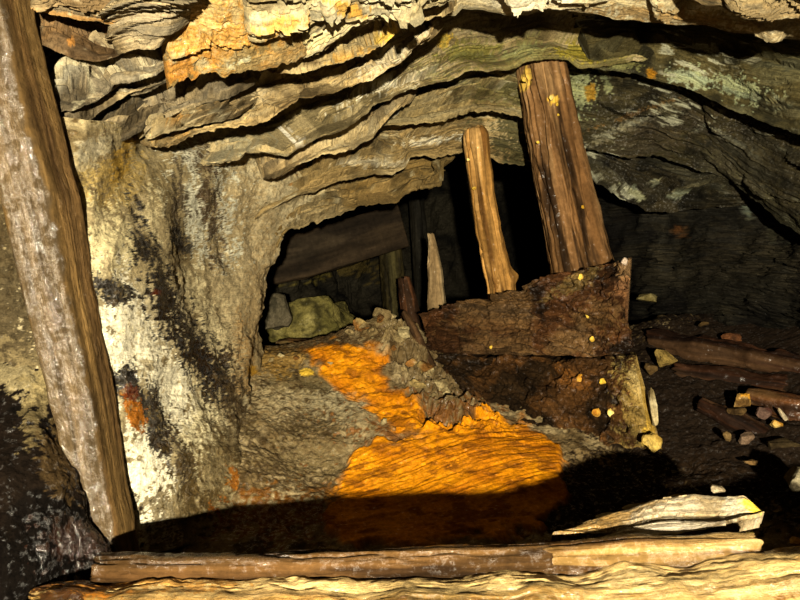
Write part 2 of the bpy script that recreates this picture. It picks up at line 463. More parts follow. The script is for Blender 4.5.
def timber(name, pts, rad, pal, seed, sq=2.0, mix=(2.0, 1.6), roll=0.0, nL=None, nA=96, crack=0.006, cfreq=70.0, knots=(), rough=0.006,
           patches=(), wet=0.2, parent=None, mat=None, endjag=(0.0, 0.0), freq=9.0, ref=(0, 0, 1), wobble=0.0, facecol=None, endround=0.0, lines=()):
    """pts: centreline points, rad: (ru, rv) for each point; sq: 2 round, larger squarer"""
    pts = np.asarray(pts, float); rad = np.asarray(rad, float)
    seg = np.linalg.norm(np.diff(pts, axis=0), axis=1)
    s0 = np.concatenate([[0], np.cumsum(seg)]); Ln = s0[-1]
    if nL is None:
        nL = int(np.clip(Ln / 0.006, 30, 320))
    s = np.linspace(0, Ln, nL)
    C = np.stack([np.interp(s, s0, pts[:, k]) for k in range(3)], -1)
    C = smoothrows(C, 12)
    R = np.stack([np.interp(s, s0, rad[:, k]) for k in range(2)], -1)
    w = (pts[-1] - pts[0]) / np.linalg.norm(pts[-1] - pts[0])
    u = np.cross(w, np.asarray(ref, float)); u /= np.linalg.norm(u)
    v = np.cross(w, u)
    a = np.linspace(0, 2 * np.pi, nA, endpoint=False)
    ca, sa = np.cos(a), np.sin(a)
    rr = (np.abs(ca) ** sq + np.abs(sa) ** sq) ** (-1.0 / sq)
    cu, su = ca * rr, sa * rr
    cr, sr = math.cos(roll), math.sin(roll)
    X = cu[None] * R[:, 0:1]; Y = su[None] * R[:, 1:2]
    rm = R.mean(1)[:, None]
    g = np.stack([np.broadcast_to(ca[None], X.shape) * rm, np.broadcast_to(sa[None], X.shape) * rm, np.broadcast_to(s[:, None], X.shape) * 0.07], -1)
    gw = g + 0.004 * (fbm(g * 30 + seed, 2)[..., None] - 0.5)
    n1 = fbm(gw * cfreq + seed * 5, 3)
    ridge = 1 - np.abs(n1 - 0.5) * 2
    am = cst(fbm(g * 12 + seed * 9 + 3, 2), 3)
    dep = crack * sst(0.88, 0.99, ridge) * am * 1.6
    n2 = fbm(gw * cfreq * 0.35 + 50 + seed, 3) - 0.5
    pos3 = np.stack([X, Y, np.broadcast_to(s[:, None], X.shape)], -1)
    n3 = fbm(pos3 * 14 + seed, 4) - 0.5
    rad_d = -dep + rough * mix[0] * n2 + rough * mix[1] * n3 + wobble * 2 * (fbm(pos3 * 5 + seed * 3, 2) - 0.5)
    for i_, (la, lw, ld) in enumerate(lines):
        mz = (fbm(np.stack([s * 4 + i_ * 9, s * 0 + seed, s * 0], -1), 4) - 0.5)
        da = np.abs((a[None] - la - 0.5 * mz[:, None] + np.pi) % (2 * np.pi) - np.pi)
        on = cst(fbm(np.stack([s * 3 + i_ * 5, s * 0 + seed * 2, s * 0], -1), 2), 4)
        rad_d = rad_d - ld * np.clip(1 - da / lw, 0, 1) * (0.25 + 0.75 * on[:, None])
    for (ks, ka, kr, kh) in knots:
        da = (a[None] - ka + np.pi) % (2 * np.pi) - np.pi
        dd = ((s[:, None] - ks) / kr) ** 2 + (da * rm / kr) ** 2
        rad_d = rad_d + kh * np.exp(-dd)
    sc = 1 + rad_d / np.maximum(np.hypot(X, Y), 1e-4)
    if endround > 0:
        er = np.minimum(s, Ln - s) / endround
        sc = sc * (0.55 + 0.45 * np.sqrt(np.clip(1 - (1 - np.clip(er, 0, 1)) ** 2, 0, 1)))[:, None]
    X, Y = X * sc, Y * sc
    X2, Y2 = X * cr - Y * sr, X * sr + Y * cr
    # broken ends
    ej = fbm(np.stack([ca * 3 + seed, sa * 3, ca * 0], -1), 4, 0.65) - 0.5
    lo = np.clip(1 - s / max(0.12, 3 * endjag[0]), 0, 1)[:, None] * endjag[0] * 2 * ej[None]
    hi = np.clip(1 - (Ln - s) / max(0.12, 3 * endjag[1]), 0, 1)[:, None] * endjag[1] * 2 * ej[None]
    A = C[:, None] + X2[..., None] * u + Y2[..., None] * v + (lo - hi)[..., None] * w
    # end discs
    rows, grs = [A], [g]
    def disc(ring, gring, sign):
        c = ring.mean(0); o = []; og = []
        for k, f in enumerate((0.75, 0.45, 0.12)):
            rg = c + (ring - c) * f
            hgt = (fbm(rg * 45 + seed, 3) - 0.5) * 0.018 + (fbm(rg * 18 + seed, 2) - 0.5) * 0.02
            o.append(rg + (hgt * sign)[:, None] * w); og.append(gring * f)
        return o, og
    o1, g1 = disc(A[0], g[0], -1); o2, g2 = disc(A[-1], g[-1], 1)
    A = np.concatenate([np.stack(o1[::-1]), A, np.stack(o2)], 0)
    g = np.concatenate([np.stack(g1[::-1]), g, np.stack(g2)], 0)
    nr = len(A)
    idx = np.arange(nr * nA).reshape(nr, nA)
    nx = np.roll(idx, -1, 1)
    quads = np.stack([idx[:-1], nx[:-1], nx[1:], idx[1:]], -1).reshape(-1, 4)
    caps = [list(idx[0][::-1]), list(idx[-1])]
    pal4 = pal
    col = paint(A, pal4, patches, wet, seed, freq * 2.4, None, g)
    st = cst(fbm(g * 55 + seed * 2, 4), 2.6)
    if facecol is not None:
        # facecol: list of (angle centre, half width, colour, wet)
        ang = np.broadcast_to(np.arctan2(g[..., 1], g[..., 0]), st.shape)
        for (fa, fw, fc, fwet) in facecol:
            da = np.abs((ang - fa + np.pi) % (2 * np.pi) - np.pi) + 0.5 * (fbm(A * 25, 4) - 0.5)
            mk = sst(fw + 0.08, fw - 0.08, da)
            col[..., :3] += (lin(fc) - col[..., :3]) * mk[..., None] * 0.85
            col[..., 3] += (fwet - col[..., 3]) * mk
    col[..., :3] *= (0.55 + 0.8 * st)[..., None]
    return link_mesh(name, A.reshape(-1, 3), quads, caps, np.clip(col.reshape(-1, 4), 0, 1), mat or M_WOOD, parent, True, g.reshape(-1, 3))

# ------------------------------------------------------------------ palettes (sRGB)
TAN = [(122, 104, 72), (158, 138, 100), (96, 84, 62), (176, 158, 118)]
GREY = [(112, 100, 78), (142, 128, 100), (86, 76, 58), (168, 158, 130)]
PALE = [(170, 156, 118), (200, 186, 148), (134, 118, 84), (214, 202, 168)]
BROWN = [(98, 80, 54), (124, 104, 74), (76, 62, 42), (142, 124, 92)]
OLIVE = [(92, 86, 54), (122, 114, 76), (70, 66, 44), (134, 130, 92)]
DARK = [(50, 46, 36), (66, 60, 46), (36, 34, 28), (76, 72, 56)]
VDARK = [(28, 26, 21), (37, 34, 27), (20, 18, 15), (44, 41, 33)]
OCH = (214, 140, 24)

UP = (0.0, 1.0, 0.62)

# ------------------------------------------------------------------ setting: shells
ceiling = patch('ceiling', [
    [(-2200, -1500, 0.35), (-300, -1500, 0.35), (500, -1500, 0.35), (1300, -1500, 0.35), (3200, -1500, 0.35)],
    [(-700, -420, 0.95), (0, -420, 1.05), (400, -420, 1.1), (800, -420, 1.1), (1300, -420, 1.0)],
    [(-300, -140, 1.6), (100, -120, 1.8), (400, -110, 2.1), (800, -110, 2.2), (1150, -100, 1.9)],
    [(40, -10, 2.1), (200, 0, 2.6), (400, 10, 3.0), (700, 0, 3.1), (1000, 0, 2.7)],
    [(160, 100, 2.9), (260, 110, 3.4), (420, 110, 4.2), (640, 100, 4.2), (900, 60, 3.4)]],
    UP, 0.3, BROWN, res=9, strata=6, samp=0.03, rough=0.03, seed=3.1, origin=(0, 1.5, 1.6))
tag(ceiling, 'layered schist rock roof of the mine passage', 'ceiling', kind='structure')

def slab(rows, pal, seed, patches=(), th=0.12, out=UP, parent=None, **k):
    k.setdefault('fleck', (0.66, (206, 196, 160), 0.6)); k.setdefault('flakes', 13); k.setdefault('bulge', -0.045); k.setdefault('sink', 0.05); k.setdefault('lipfix', 0.92); k.setdefault('lipvar', 0.022); k['samp'] = k.get('samp', 0.014) * 1.25; k['strata'] = k.get('strata', 5) + 1; k.setdefault('jag', 0.012)
    return patch('rock_slab', rows, out, th, pal, patches, parent or ceiling, seed=seed, **k)

YEL = (206, 168, 62); ORG = (206, 138, 48); WHT = (226, 220, 196); LGRN = (150, 158, 120)
# --- left corner blocks
slab([[(10, -60, 1.12), (80, -60, 1.16), (150, -60, 1.2)],
      [(24, 8, 1.27), (36, 12, 1.27), (60, 16, 1.27), (80, 20, 1.28), (100, 22, 1.29), (117, 27, 1.3), (124, 18, 1.31), (136, -4, 1.33)]],
     BROWN, 1.3, [(70, 17, 45, 3, 8, (176, 130, 70), 0.7)], strata=3, jag=0.004)
slab([[(14, -10, 1.46), (80, -10, 1.46), (134, -14, 1.44)],
      [(30, 40, 1.30), (60, 55, 1.33), (75, 62, 1.34), (100, 62, 1.35), (112, 59, 1.36), (126, 52, 1.38)]],
     [(104, 82, 54), (124, 98, 66), (84, 66, 44), (132, 110, 78)], 2.2, [(71, 42, 5, 3, 20, (190, 130, 60), 0.8, 0.6)], strata=2, samp=0.008, jag=0.004, rough=0.008)
slab([[(112, -50, 1.24), (150, -50, 1.26), (185, -50, 1.28)],
      [(110, 60, 1.37), (126, 52, 1.34), (138, 48, 1.33), (150, 50, 1.33), (160, 47, 1.34), (170, 36, 1.37)]],
     [(122, 104, 76), (146, 130, 98), (98, 82, 56), (150, 136, 108)], 3.4, strata=2, bulge=0.035, samp=0.012, jag=0.004)
slab([[(14, 20, 1.52), (100, 35, 1.5), (140, 25, 1.49), (178, 12, 1.5)],
      [(36, 112, 1.32), (64, 112, 1.34), (82, 108, 1.37), (95, 102, 1.4), (108, 94, 1.4), (114, 86, 1.41), (130, 84, 1.41), (152, 79, 1.42), (168, 66, 1.44)]],
     GREY, 4.7, [(150, 62, 22, 10, -10, (150, 140, 116), 0.6)], strata=3, jag=0.006, tilt=-1.0)
slab([[(14, 84, 1.56), (90, 85, 1.55), (120, 70, 1.55), (176, 55, 1.56)],
      [(30, 160, 1.33), (62, 142, 1.35), (78, 130, 1.39), (95, 118, 1.45), (110, 108, 1.46), (130, 94, 1.47), (166, 82, 1.5)]],
     GREY, 5.5, strata=3, jag=0.006, tilt=-1.0)
slab([[(36, 100, 1.54), (90, 84, 1.56), (130, 74, 1.6), (190, 70, 1.68)],
      [(36, 168, 1.37), (70, 150, 1.40), (100, 140, 1.46), (126, 141, 1.52), (146, 128, 1.56), (170, 112, 1.6), (204, 96, 1.67)]],
     GREY, 5.9, strata=5, jag=0.006, tilt=-1.0)
# --- ochre-stained roof panel
slab([[(150, -70, 1.22), (250, -70, 1.26), (350, -70, 1.30)],
      [(160, 92, 1.44), (178, 85, 1.46), (206, 75, 1.5), (234, 76, 1.54), (256, 70, 1.57), (280, 66, 1.6), (300, 60, 1.63), (325, 50, 1.66), (350, 34, 1.68)]],
     [(164, 140, 92), (192, 168, 116), (136, 112, 66), (206, 184, 134)], 6.2,
     [(215, 25, 52, 38, 0, (190, 138, 62), 0.75, 2.4, 0.5), (180, 72, 24, 12, -20, (190, 130, 54), 0.8, 2.0), (200, 10, 30, 14, 0, (188, 170, 120), 0.5),
      (240, 62, 14, 5, -10, (206, 200, 160), 0.8), (290, 54, 30, 8, -20, (176, 140, 84), 0.6)],
     strata=4, rough=0.014, samp=0.007, crumb=0.010, flakes=4, wet=0.3)
slab([[(225, -60, 1.24), (300, -60, 1.26), (380, -60, 1.28)],
      [(240, 40, 1.47), (256, 43, 1.48), (272, 41, 1.49), (298, 32, 1.51), (312, 24, 1.52), (335, 14, 1.53), (360, 2, 1.54)]],
     PALE, 7.7, [(275, 28, 26, 8, -8, (206, 160, 84), 0.8), (292, 20, 18, 5, -10, (210, 150, 70), 0.7)], strata=4, samp=0.014)
slab([[(300, -60, 1.28), (400, -60, 1.32), (470, -60, 1.34)],
      [(296, 64, 1.64), (320, 52, 1.63), (336, 40, 1.62), (352, 29, 1.61), (378, 20, 1.61), (404, 19, 1.61), (414, 9, 1.61), (432, 8, 1.61), (452, 2, 1.61)]],
     PALE, 8.4, [(345, 8, 16, 6, 10, (210, 160, 70), 0.9), (320, 40, 24, 8, -20, (222, 208, 150), 0.6)], strata=7, samp=0.018)
# --- slab below
slab([[(250, 52, 1.84), (320, 30, 1.84), (360, 5, 1.84), (410, -5, 1.84), (462, -12, 1.82)],
      [(262, 73, 1.70), (290, 75, 1.71), (306, 73, 1.72), (320, 69, 1.73), (340, 64, 1.74), (362, 57, 1.75), (372, 50, 1.75), (388, 42, 1.75), (400, 33, 1.75), (412, 26, 1.74), (432, 20, 1.74), (454, 14, 1.74)]],
     [(150, 132, 94), (176, 158, 114), (120, 102, 70), (190, 172, 128)], 9.3, [(386, 38, 10, 5, -30, YEL, 0.8), (350, 55, 20, 4, -15, (196, 150, 70), 0.7)], strata=4)
# --- big tan slabs across the middle
slab([[(118, 122, 1.66), (165, 78, 1.72), (200, 60, 1.82), (260, 55, 1.96), (320, 44, 2.02), (380, 28, 2.04), (436, 4, 2.02)],
      [(148, 142, 1.6), (152, 149, 1.61), (168, 148, 1.65), (180, 141, 1.67), (200, 134, 1.7), (230, 128, 1.74), (262, 125, 1.78), (274, 116, 1.8), (300, 100, 1.84), (330, 93, 1.87), (368, 81, 1.9), (384, 74, 1.9), (404, 60, 1.9), (414, 48, 1.9), (428, 36, 1.9), (434, 22, 1.9)]],
     [(150, 128, 88), (176, 154, 108), (116, 98, 66), (192, 174, 134)], 10.6,
     [(395, 50, 34, 16, -38, (204, 190, 156), 0.8, 1.6), (180, 128, 26, 6, -15, (176, 140, 82), 0.7)], strata=6, samp=0.018, jag=0.010)
slab([[(136, 112, 1.64), (180, 78, 1.7), (240, 64, 1.8)],
      [(138, 141, 1.54), (152, 128, 1.56), (184, 109, 1.61), (204, 104, 1.64), (222, 101, 1.67), (250, 90, 1.74)]],
     GREY, 11.1, strata=5, jag=0.006)
slab([[(128, 138, 1.58), (166, 112, 1.63), (200, 104, 1.68), (232, 96, 1.74)],
      [(138, 143, 1.57), (142, 144, 1.58), (166, 133, 1.62), (196, 126, 1.67), (222, 122, 1.71), (250, 112, 1.76)]],
     TAN, 11.8, [(178, 118, 12, 4, -20, (190, 140, 70), 0.7)], strata=3, jag=0.004)
# --- white-spotted slab that runs across to the tall prop
slab([[(140, 142, 1.92), (200, 108, 2.02), (262, 98, 2.12), (300, 74, 2.2), (370, 50, 2.25), (405, 26, 2.3), (436, 2, 2.4), (470, -14, 2.5), (560, -14, 2.6), (665, -14, 2.6)],
      [(204, 167, 1.85), (238, 160, 1.9), (248, 152, 1.92), (268, 153, 1.95), (288, 156, 1.98), (298, 150, 2.0), (314, 141, 2.02), (336, 132, 2.05), (352, 124, 2.08), (364, 116, 2.1), (378, 104, 2.14), (398, 95, 2.18), (420, 86, 2.22), (448, 82, 2.28), (466, 73, 2.33), (485, 72, 2.36), (510, 70, 2.4), (530, 62, 2.43), (555, 59, 2.45), (568, 62, 2.46), (580, 69, 2.46), (600, 68, 2.47), (625, 62, 2.48), (655, 60, 2.48)]],
     [(138, 122, 86), (160, 144, 106), (110, 98, 68), (176, 160, 122)], 12.3,
     [(299, 144, 5, 4, 0, (236, 230, 212), 0.9, 1.4), (240, 150, 24, 5, -20, (150, 146, 122), 0.6), (385, 87, 30, 5, -22, WHT, 0.8, 2.6), (420, 75, 28, 6, -20, (220, 208, 176), 0.8, 2.4),
      (470, 52, 32, 9, -6, (122, 116, 52), 0.8), (445, 42, 10, 5, -30, YEL, 0.9), (520, 52, 24, 6, -15, (150, 156, 116), 0.8), (586, 52, 26, 9, 0, (190, 168, 40), 0.9, 1.4), (560, 60, 130, 22, 0, (116, 112, 62), 0.55)],
     strata=5, samp=0.016, jag=0.008, bulge=-0.055)
slab([[(240, 138, 2.2), (300, 124, 2.28), (340, 104, 2.36), (380, 82, 2.42), (425, 70, 2.46)],
      [(262, 184, 2.05), (284, 172, 2.08), (300, 165, 2.1), (324, 156, 2.15), (352, 150, 2.2), (372, 138, 2.25), (395, 112, 2.3), (410, 96, 2.33)]],
     TAN, 13.7, strata=4)
slab([[(355, 100, 2.56), (400, 74, 2.58), (450, 58, 2.62), (480, 48, 2.66), (545, 44, 2.68)],
      [(344, 142, 2.32), (352, 138, 2.33), (372, 128, 2.36), (380, 126, 2.38), (408, 125, 2.44), (420, 124, 2.47), (444, 123, 2.53), (458, 117, 2.57), (474, 113, 2.6), (502, 112, 2.65), (520, 118, 2.68), (566, 128, 2.72)]],
     [(126, 110, 74), (146, 130, 92), (102, 90, 60), (150, 140, 102)], 14.2, [(380, 116, 20, 3, -10, WHT, 0.7, 2.4), (510, 92, 40, 12, 0, (110, 106, 64), 0.6)], strata=4)
slab([[(280, 158, 2.4), (340, 124, 2.52), (380, 108, 2.62), (450, 98, 2.78), (500, 92, 2.86), (560, 96, 2.92)],
      [(252, 226, 2.24), (262, 215, 2.26), (274, 207, 2.28), (296, 197, 2.32), (316, 191, 2.35), (332, 184, 2.38), (360, 177, 2.45), (378, 174, 2.48), (394, 176, 2.5), (406, 168, 2.53), (410, 158, 2.57), (436, 158, 2.63), (448, 153, 2.68), (462, 154, 2.73), (480, 160, 2.8), (560, 170, 2.92)]],
     [(136, 116, 76), (158, 136, 94), (112, 96, 64), (166, 148, 108)], 15.9,
     [(285, 182, 10, 4, -40, (196, 130, 60), 0.7), (440, 140, 30, 3, -5, WHT, 0.75, 2.6), (380, 163, 40, 3, 0, WHT, 0.5, 2.8), (530, 140, 40, 30, 0, (70, 68, 44), 0.8)], strata=5, samp=0.013)
slab([[(256, 204, 2.5), (300, 176, 2.58), (340, 160, 2.66), (400, 146, 2.8), (456, 134, 2.92)],
      [(274, 258, 2.44), (278, 245, 2.45), (284, 233, 2.47), (300, 227, 2.5), (318, 222, 2.53), (336, 217, 2.56), (345, 213, 2.58), (358, 207, 2.6), (396, 202, 2.65), (406, 195, 2.67), (414, 189, 2.68), (432, 187, 2.7), (441, 184, 2.72), (442, 166, 2.74)]],
     [(136, 112, 66), (156, 130, 82), (116, 96, 58), (160, 140, 98)], 16.4, strata=3, samp=0.010, th=0.18)
# --- near strip of roof over the right-hand hollow
slab([[(420, -70, 1.52), (520, -70, 1.56), (620, -70, 1.58), (720, -70, 1.56), (860, -70, 1.46)],
      [(432, 20, 2.04), (444, 17, 2.04), (456, 16, 2.04), (462, 9, 2.04), (480, 10, 2.04), (506, 15, 2.05), (528, 15, 2.06), (548, 9, 2.06), (564, 10, 2.06), (588, 13, 2.06), (600, 15, 2.06), (615, 20, 2.06), (637, 21, 2.06), (675, 25, 2.05), (705, 25, 2.04), (730, 32, 2.03), (757, 34, 2.01), (780, 38, 1.99), (800, 39, 1.98), (870, 54, 1.88)]],
     [(186, 172, 134), (212, 198, 160), (150, 132, 94), (222, 210, 176)], 17.6,
     [(680, 18, 60, 8, 5, (150, 118, 70), 0.7), (790, 10, 60, 40, 0, (140, 122, 88), 0.7)], strata=6, samp=0.018, jag=0.006, th=0.06, out=UP)
slab([[(680, -70, 1.46), (740, -70, 1.46), (880, -70, 1.38)],
      [(690, 0, 1.75), (705, 4, 1.75), (737, 13, 1.75), (760, 20, 1.74), (800, 19, 1.71), (870, 30, 1.63)]],
     TAN, 18.8, strata=5, samp=0.018, th=0.06, out=UP)

# ------------------------------------------------------------------ right wall
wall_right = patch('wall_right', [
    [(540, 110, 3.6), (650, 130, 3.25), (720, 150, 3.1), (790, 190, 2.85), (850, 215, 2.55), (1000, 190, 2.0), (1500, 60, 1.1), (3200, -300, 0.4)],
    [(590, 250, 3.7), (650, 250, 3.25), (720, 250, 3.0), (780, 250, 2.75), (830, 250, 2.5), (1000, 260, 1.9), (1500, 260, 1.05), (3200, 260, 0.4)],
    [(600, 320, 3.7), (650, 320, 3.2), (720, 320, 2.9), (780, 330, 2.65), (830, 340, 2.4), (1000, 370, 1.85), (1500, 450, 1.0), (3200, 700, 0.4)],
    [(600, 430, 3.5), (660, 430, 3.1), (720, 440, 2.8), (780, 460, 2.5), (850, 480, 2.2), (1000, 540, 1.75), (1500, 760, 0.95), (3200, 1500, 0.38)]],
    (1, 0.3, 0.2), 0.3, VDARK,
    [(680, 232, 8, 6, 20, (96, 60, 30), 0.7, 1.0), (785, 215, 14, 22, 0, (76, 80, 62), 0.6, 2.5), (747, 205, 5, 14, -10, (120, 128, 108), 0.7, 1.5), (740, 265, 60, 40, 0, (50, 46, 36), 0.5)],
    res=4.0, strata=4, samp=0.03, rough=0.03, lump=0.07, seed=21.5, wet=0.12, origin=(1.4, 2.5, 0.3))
tag(wall_right, 'dark damp rock wall on the right of the passage', 'wall', kind='structure')
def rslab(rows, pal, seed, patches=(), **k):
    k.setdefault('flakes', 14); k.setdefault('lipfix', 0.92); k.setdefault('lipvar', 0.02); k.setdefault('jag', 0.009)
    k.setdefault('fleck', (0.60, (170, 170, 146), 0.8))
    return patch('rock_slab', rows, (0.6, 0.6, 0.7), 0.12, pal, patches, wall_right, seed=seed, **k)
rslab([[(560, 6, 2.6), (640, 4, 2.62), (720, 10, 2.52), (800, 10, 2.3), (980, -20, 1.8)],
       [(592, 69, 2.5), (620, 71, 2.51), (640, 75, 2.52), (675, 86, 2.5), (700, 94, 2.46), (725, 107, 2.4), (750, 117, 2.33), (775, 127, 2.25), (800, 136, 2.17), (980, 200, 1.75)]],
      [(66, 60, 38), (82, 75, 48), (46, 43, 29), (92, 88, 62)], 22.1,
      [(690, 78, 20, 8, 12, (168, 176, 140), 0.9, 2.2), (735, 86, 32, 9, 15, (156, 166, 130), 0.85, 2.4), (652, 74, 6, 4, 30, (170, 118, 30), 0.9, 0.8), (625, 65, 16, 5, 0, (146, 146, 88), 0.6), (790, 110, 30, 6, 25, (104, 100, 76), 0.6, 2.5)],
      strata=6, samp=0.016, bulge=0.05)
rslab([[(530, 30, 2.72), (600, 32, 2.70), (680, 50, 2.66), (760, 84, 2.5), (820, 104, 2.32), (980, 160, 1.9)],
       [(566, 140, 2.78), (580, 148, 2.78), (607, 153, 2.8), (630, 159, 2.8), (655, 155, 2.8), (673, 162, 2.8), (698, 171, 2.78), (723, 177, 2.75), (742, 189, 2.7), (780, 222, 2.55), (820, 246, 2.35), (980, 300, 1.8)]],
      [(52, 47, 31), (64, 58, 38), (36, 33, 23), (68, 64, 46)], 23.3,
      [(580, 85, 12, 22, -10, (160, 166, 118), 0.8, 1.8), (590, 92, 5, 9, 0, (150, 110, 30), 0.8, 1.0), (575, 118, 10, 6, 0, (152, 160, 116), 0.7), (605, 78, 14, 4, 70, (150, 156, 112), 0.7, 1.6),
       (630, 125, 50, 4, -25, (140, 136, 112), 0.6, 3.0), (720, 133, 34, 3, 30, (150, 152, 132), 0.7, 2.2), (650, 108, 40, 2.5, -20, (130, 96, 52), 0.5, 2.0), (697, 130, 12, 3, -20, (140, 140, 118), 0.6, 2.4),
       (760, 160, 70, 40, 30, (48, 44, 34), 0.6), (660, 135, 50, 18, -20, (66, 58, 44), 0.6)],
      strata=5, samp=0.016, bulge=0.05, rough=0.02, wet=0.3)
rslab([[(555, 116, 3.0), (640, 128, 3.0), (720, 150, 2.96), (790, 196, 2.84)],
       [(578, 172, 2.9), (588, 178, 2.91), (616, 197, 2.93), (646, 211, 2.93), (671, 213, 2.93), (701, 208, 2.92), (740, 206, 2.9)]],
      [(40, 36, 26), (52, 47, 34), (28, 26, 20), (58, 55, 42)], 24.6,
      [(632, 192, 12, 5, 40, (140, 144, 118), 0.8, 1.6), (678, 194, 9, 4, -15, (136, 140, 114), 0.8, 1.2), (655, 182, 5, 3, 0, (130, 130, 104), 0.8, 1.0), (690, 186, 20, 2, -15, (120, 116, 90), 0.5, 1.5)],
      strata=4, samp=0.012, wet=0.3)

# ------------------------------------------------------------------ left wall
CAL = (252, 244, 214); BLK = (18, 13, 8); RUST = (176, 92, 20)
wall_left = patch('wall_left', [
    [(-2400, -1500, 0.36), (-700, -420, 0.9), (-200, -120, 1.2), (-40, 40, 1.33), (10, 112, 1.36), (60, 116, 1.34), (90, 120, 1.37), (120, 122, 1.48), (150, 126, 1.78), (210, 136, 2.02), (250, 138, 2.16), (290, 158, 2.3), (312, 190, 2.42), (306, 216, 2.5)],
    [(-2400, 235, 0.36), (-700, 235, 0.85), (-200, 235, 1.15), (0, 235, 1.33), (60, 235, 1.31), (90, 235, 1.33), (120, 235, 1.41), (150, 235, 1.57), (200, 235, 1.93), (225, 233, 2.1), (250, 232, 2.26), (272, 232, 2.42), (284, 234, 2.5)],
    [(-2400, 300, 0.36), (-700, 300, 0.85), (-200, 300, 1.15), (0, 300, 1.33), (60, 300, 1.31), (96, 300, 1.33), (120, 300, 1.38), (150, 300, 1.52), (200, 300, 1.88), (220, 300, 2.03), (242, 298, 2.2), (258, 295, 2.36), (268, 290, 2.5)],
    [(-2400, 380, 0.36), (-700, 370, 0.85), (-200, 360, 1.15), (0, 360, 1.34), (60, 360, 1.33), (104, 360, 1.35), (125, 360, 1.39), (150, 360, 1.5), (200, 360, 1.79), (222, 360, 1.95), (245, 358, 2.16), (256, 356, 2.34), (262, 350, 2.52)],
    [(-2400, 700, 0.36), (-700, 500, 0.85), (-200, 450, 1.15), (0, 440, 1.36), (60, 440, 1.35), (115, 440, 1.37), (135, 440, 1.41), (160, 440, 1.5), (200, 440, 1.69), (230, 440, 1.85), (250, 436, 2.05), (262, 426, 2.3), (268, 416, 2.52)],
    [(-2400, 1500, 0.36), (-700, 740, 0.82), (-200, 600, 1.1), (0, 570, 1.36), (60, 565, 1.39), (125, 560, 1.43), (150, 552, 1.49), (200, 544, 1.58), (240, 537, 1.68), (270, 520, 1.85), (290, 500, 2.1), (295, 480, 2.4)]],
    (-1, 0.25, 0.1), 0.3,
    [(150, 134, 98), (172, 156, 118), (120, 104, 72), (186, 172, 136)],
    [ # clean tan face by the opening
      (245, 300, 42, 130, 8, (184, 166, 126), 0.85, 1.2), (258, 330, 14, 90, 5, (176, 150, 104), 0.6, 1.8), (240, 370, 14, 40, 0, (180, 140, 84), 0.5, 1.8),
      (225, 215, 36, 50, 20, (164, 144, 104), 0.7, 1.2),
      (115, 180, 30, 36, 10, (166, 140, 78), 0.7, 2.0), (95, 150, 24, 12, -20, (160, 152, 128), 0.7, 1.6), (120, 160, 8, 22, 15, (190, 150, 60), 0.7, 1.6),
      (160, 190, 16, 40, 20, (128, 112, 76), 0.6, 1.6),
      # calcite
      (200, 200, 26, 46, -12, (210, 208, 184), 0.9, 2.6), (190, 155, 18, 14, 0, (214, 210, 186), 0.8, 2.4), (105, 245, 34, 34, 0, (222, 208, 160), 0.85, 2.4),
      (125, 345, 34, 62, -8, CAL, 0.95, 1.8), (150, 470, 34, 76, -4, CAL, 0.95, 1.8), (195, 430, 34, 90, -18, (224, 212, 170), 0.9, 2.4), (170, 390, 20, 50, -10, CAL, 0.8, 2.0),
      (215, 340, 14, 60, -22, (214, 200, 156), 0.7, 2.6), (150, 220, 12, 30, 10, (214, 200, 156), 0.7, 2.4),
      # black wet deposits
      (208, 195, 8, 40, -8, (66, 48, 26), 0.85, 3.0, 0.5), (178, 200, 7, 40, 4, (60, 46, 26), 0.8, 3.0, 0.5),
      (106, 288, 24, 9, 22, BLK, 0.9, 2.4, 0.7), (146, 250, 9, 40, -12, BLK, 0.9, 2.6, 0.7), (160, 295, 15, 34, -22, BLK, 0.95, 2.0, 0.85), (186, 335, 17, 44, -32, BLK, 0.95, 2.0, 0.85),
      (215, 375, 18, 48, -30, BLK, 0.95, 2.0, 0.8), (238, 405, 9, 26, -30, (52, 40, 24), 0.8, 2.6, 0.6), (178, 240, 8, 14, -40, BLK, 0.8, 2.0, 0.6),
      (125, 385, 18, 16, 20, BLK, 0.9, 2.2, 0.7), (155, 425, 12, 40, -20, BLK, 0.85, 2.4, 0.7), (185, 470, 12, 50, -25, (48, 36, 20), 0.85, 3.0, 0.6), (215, 470, 26, 40, 0, (96, 78, 44), 0.7, 3.2, 0.4),
      (190, 505, 40, 18, 0, (84, 68, 38), 0.7, 3.0, 0.4), (258, 480, 30, 50, 0, (100, 82, 48), 0.7, 2.6, 0.4), (270, 430, 30, 40, 0, (140, 122, 82), 0.6, 2.4),
      (245, 430, 14, 50, -15, (82, 66, 40), 0.75, 3.0),
      # iron stains
      (156, 292, 4, 4, 0, (92, 34, 14), 0.8, 1.4, 0.8), (135, 414, 8, 17, -25, (176, 104, 26), 0.95, 1.8, 0.4), (131, 393, 6, 7, 0, (104, 44, 16), 0.8, 1.6, 0.7), (236, 482, 6, 12, -20, (160, 96, 26), 0.85, 2.2),
      (262, 515, 34, 14, 0, (140, 78, 20), 0.8, 2.0, 0.4), (252, 370, 4, 5, 0, (190, 140, 40), 0.8, 0.8),
      (-260, 250, 230, 240, 0, (84, 70, 46), 0.8, 1.6), (-150, 100, 120, 120, 0, (110, 90, 58), 0.7, 2.0),
      # left of the post: dark rock
      (0, 330, 40, 150, 0, (62, 52, 34), 0.85, 1.2), (10, 420, 60, 60, 0, (150, 134, 96), 0.5, 2.6), (20, 520, 80, 90, 0, (34, 26, 18), 0.9, 1.4, 0.6)],
    mat=M_WALL, res=1.75, strata=0, rough=0.020, lump=0.022, seed=31.2, wet=0.2, bulge=0.0, stretch=1.0, jag=0.0, origin=(-0.7, 1.8, 0.1))
tag(wall_left, 'left rock wall crusted with white calcite and black wet streaks', 'wall', kind='structure')

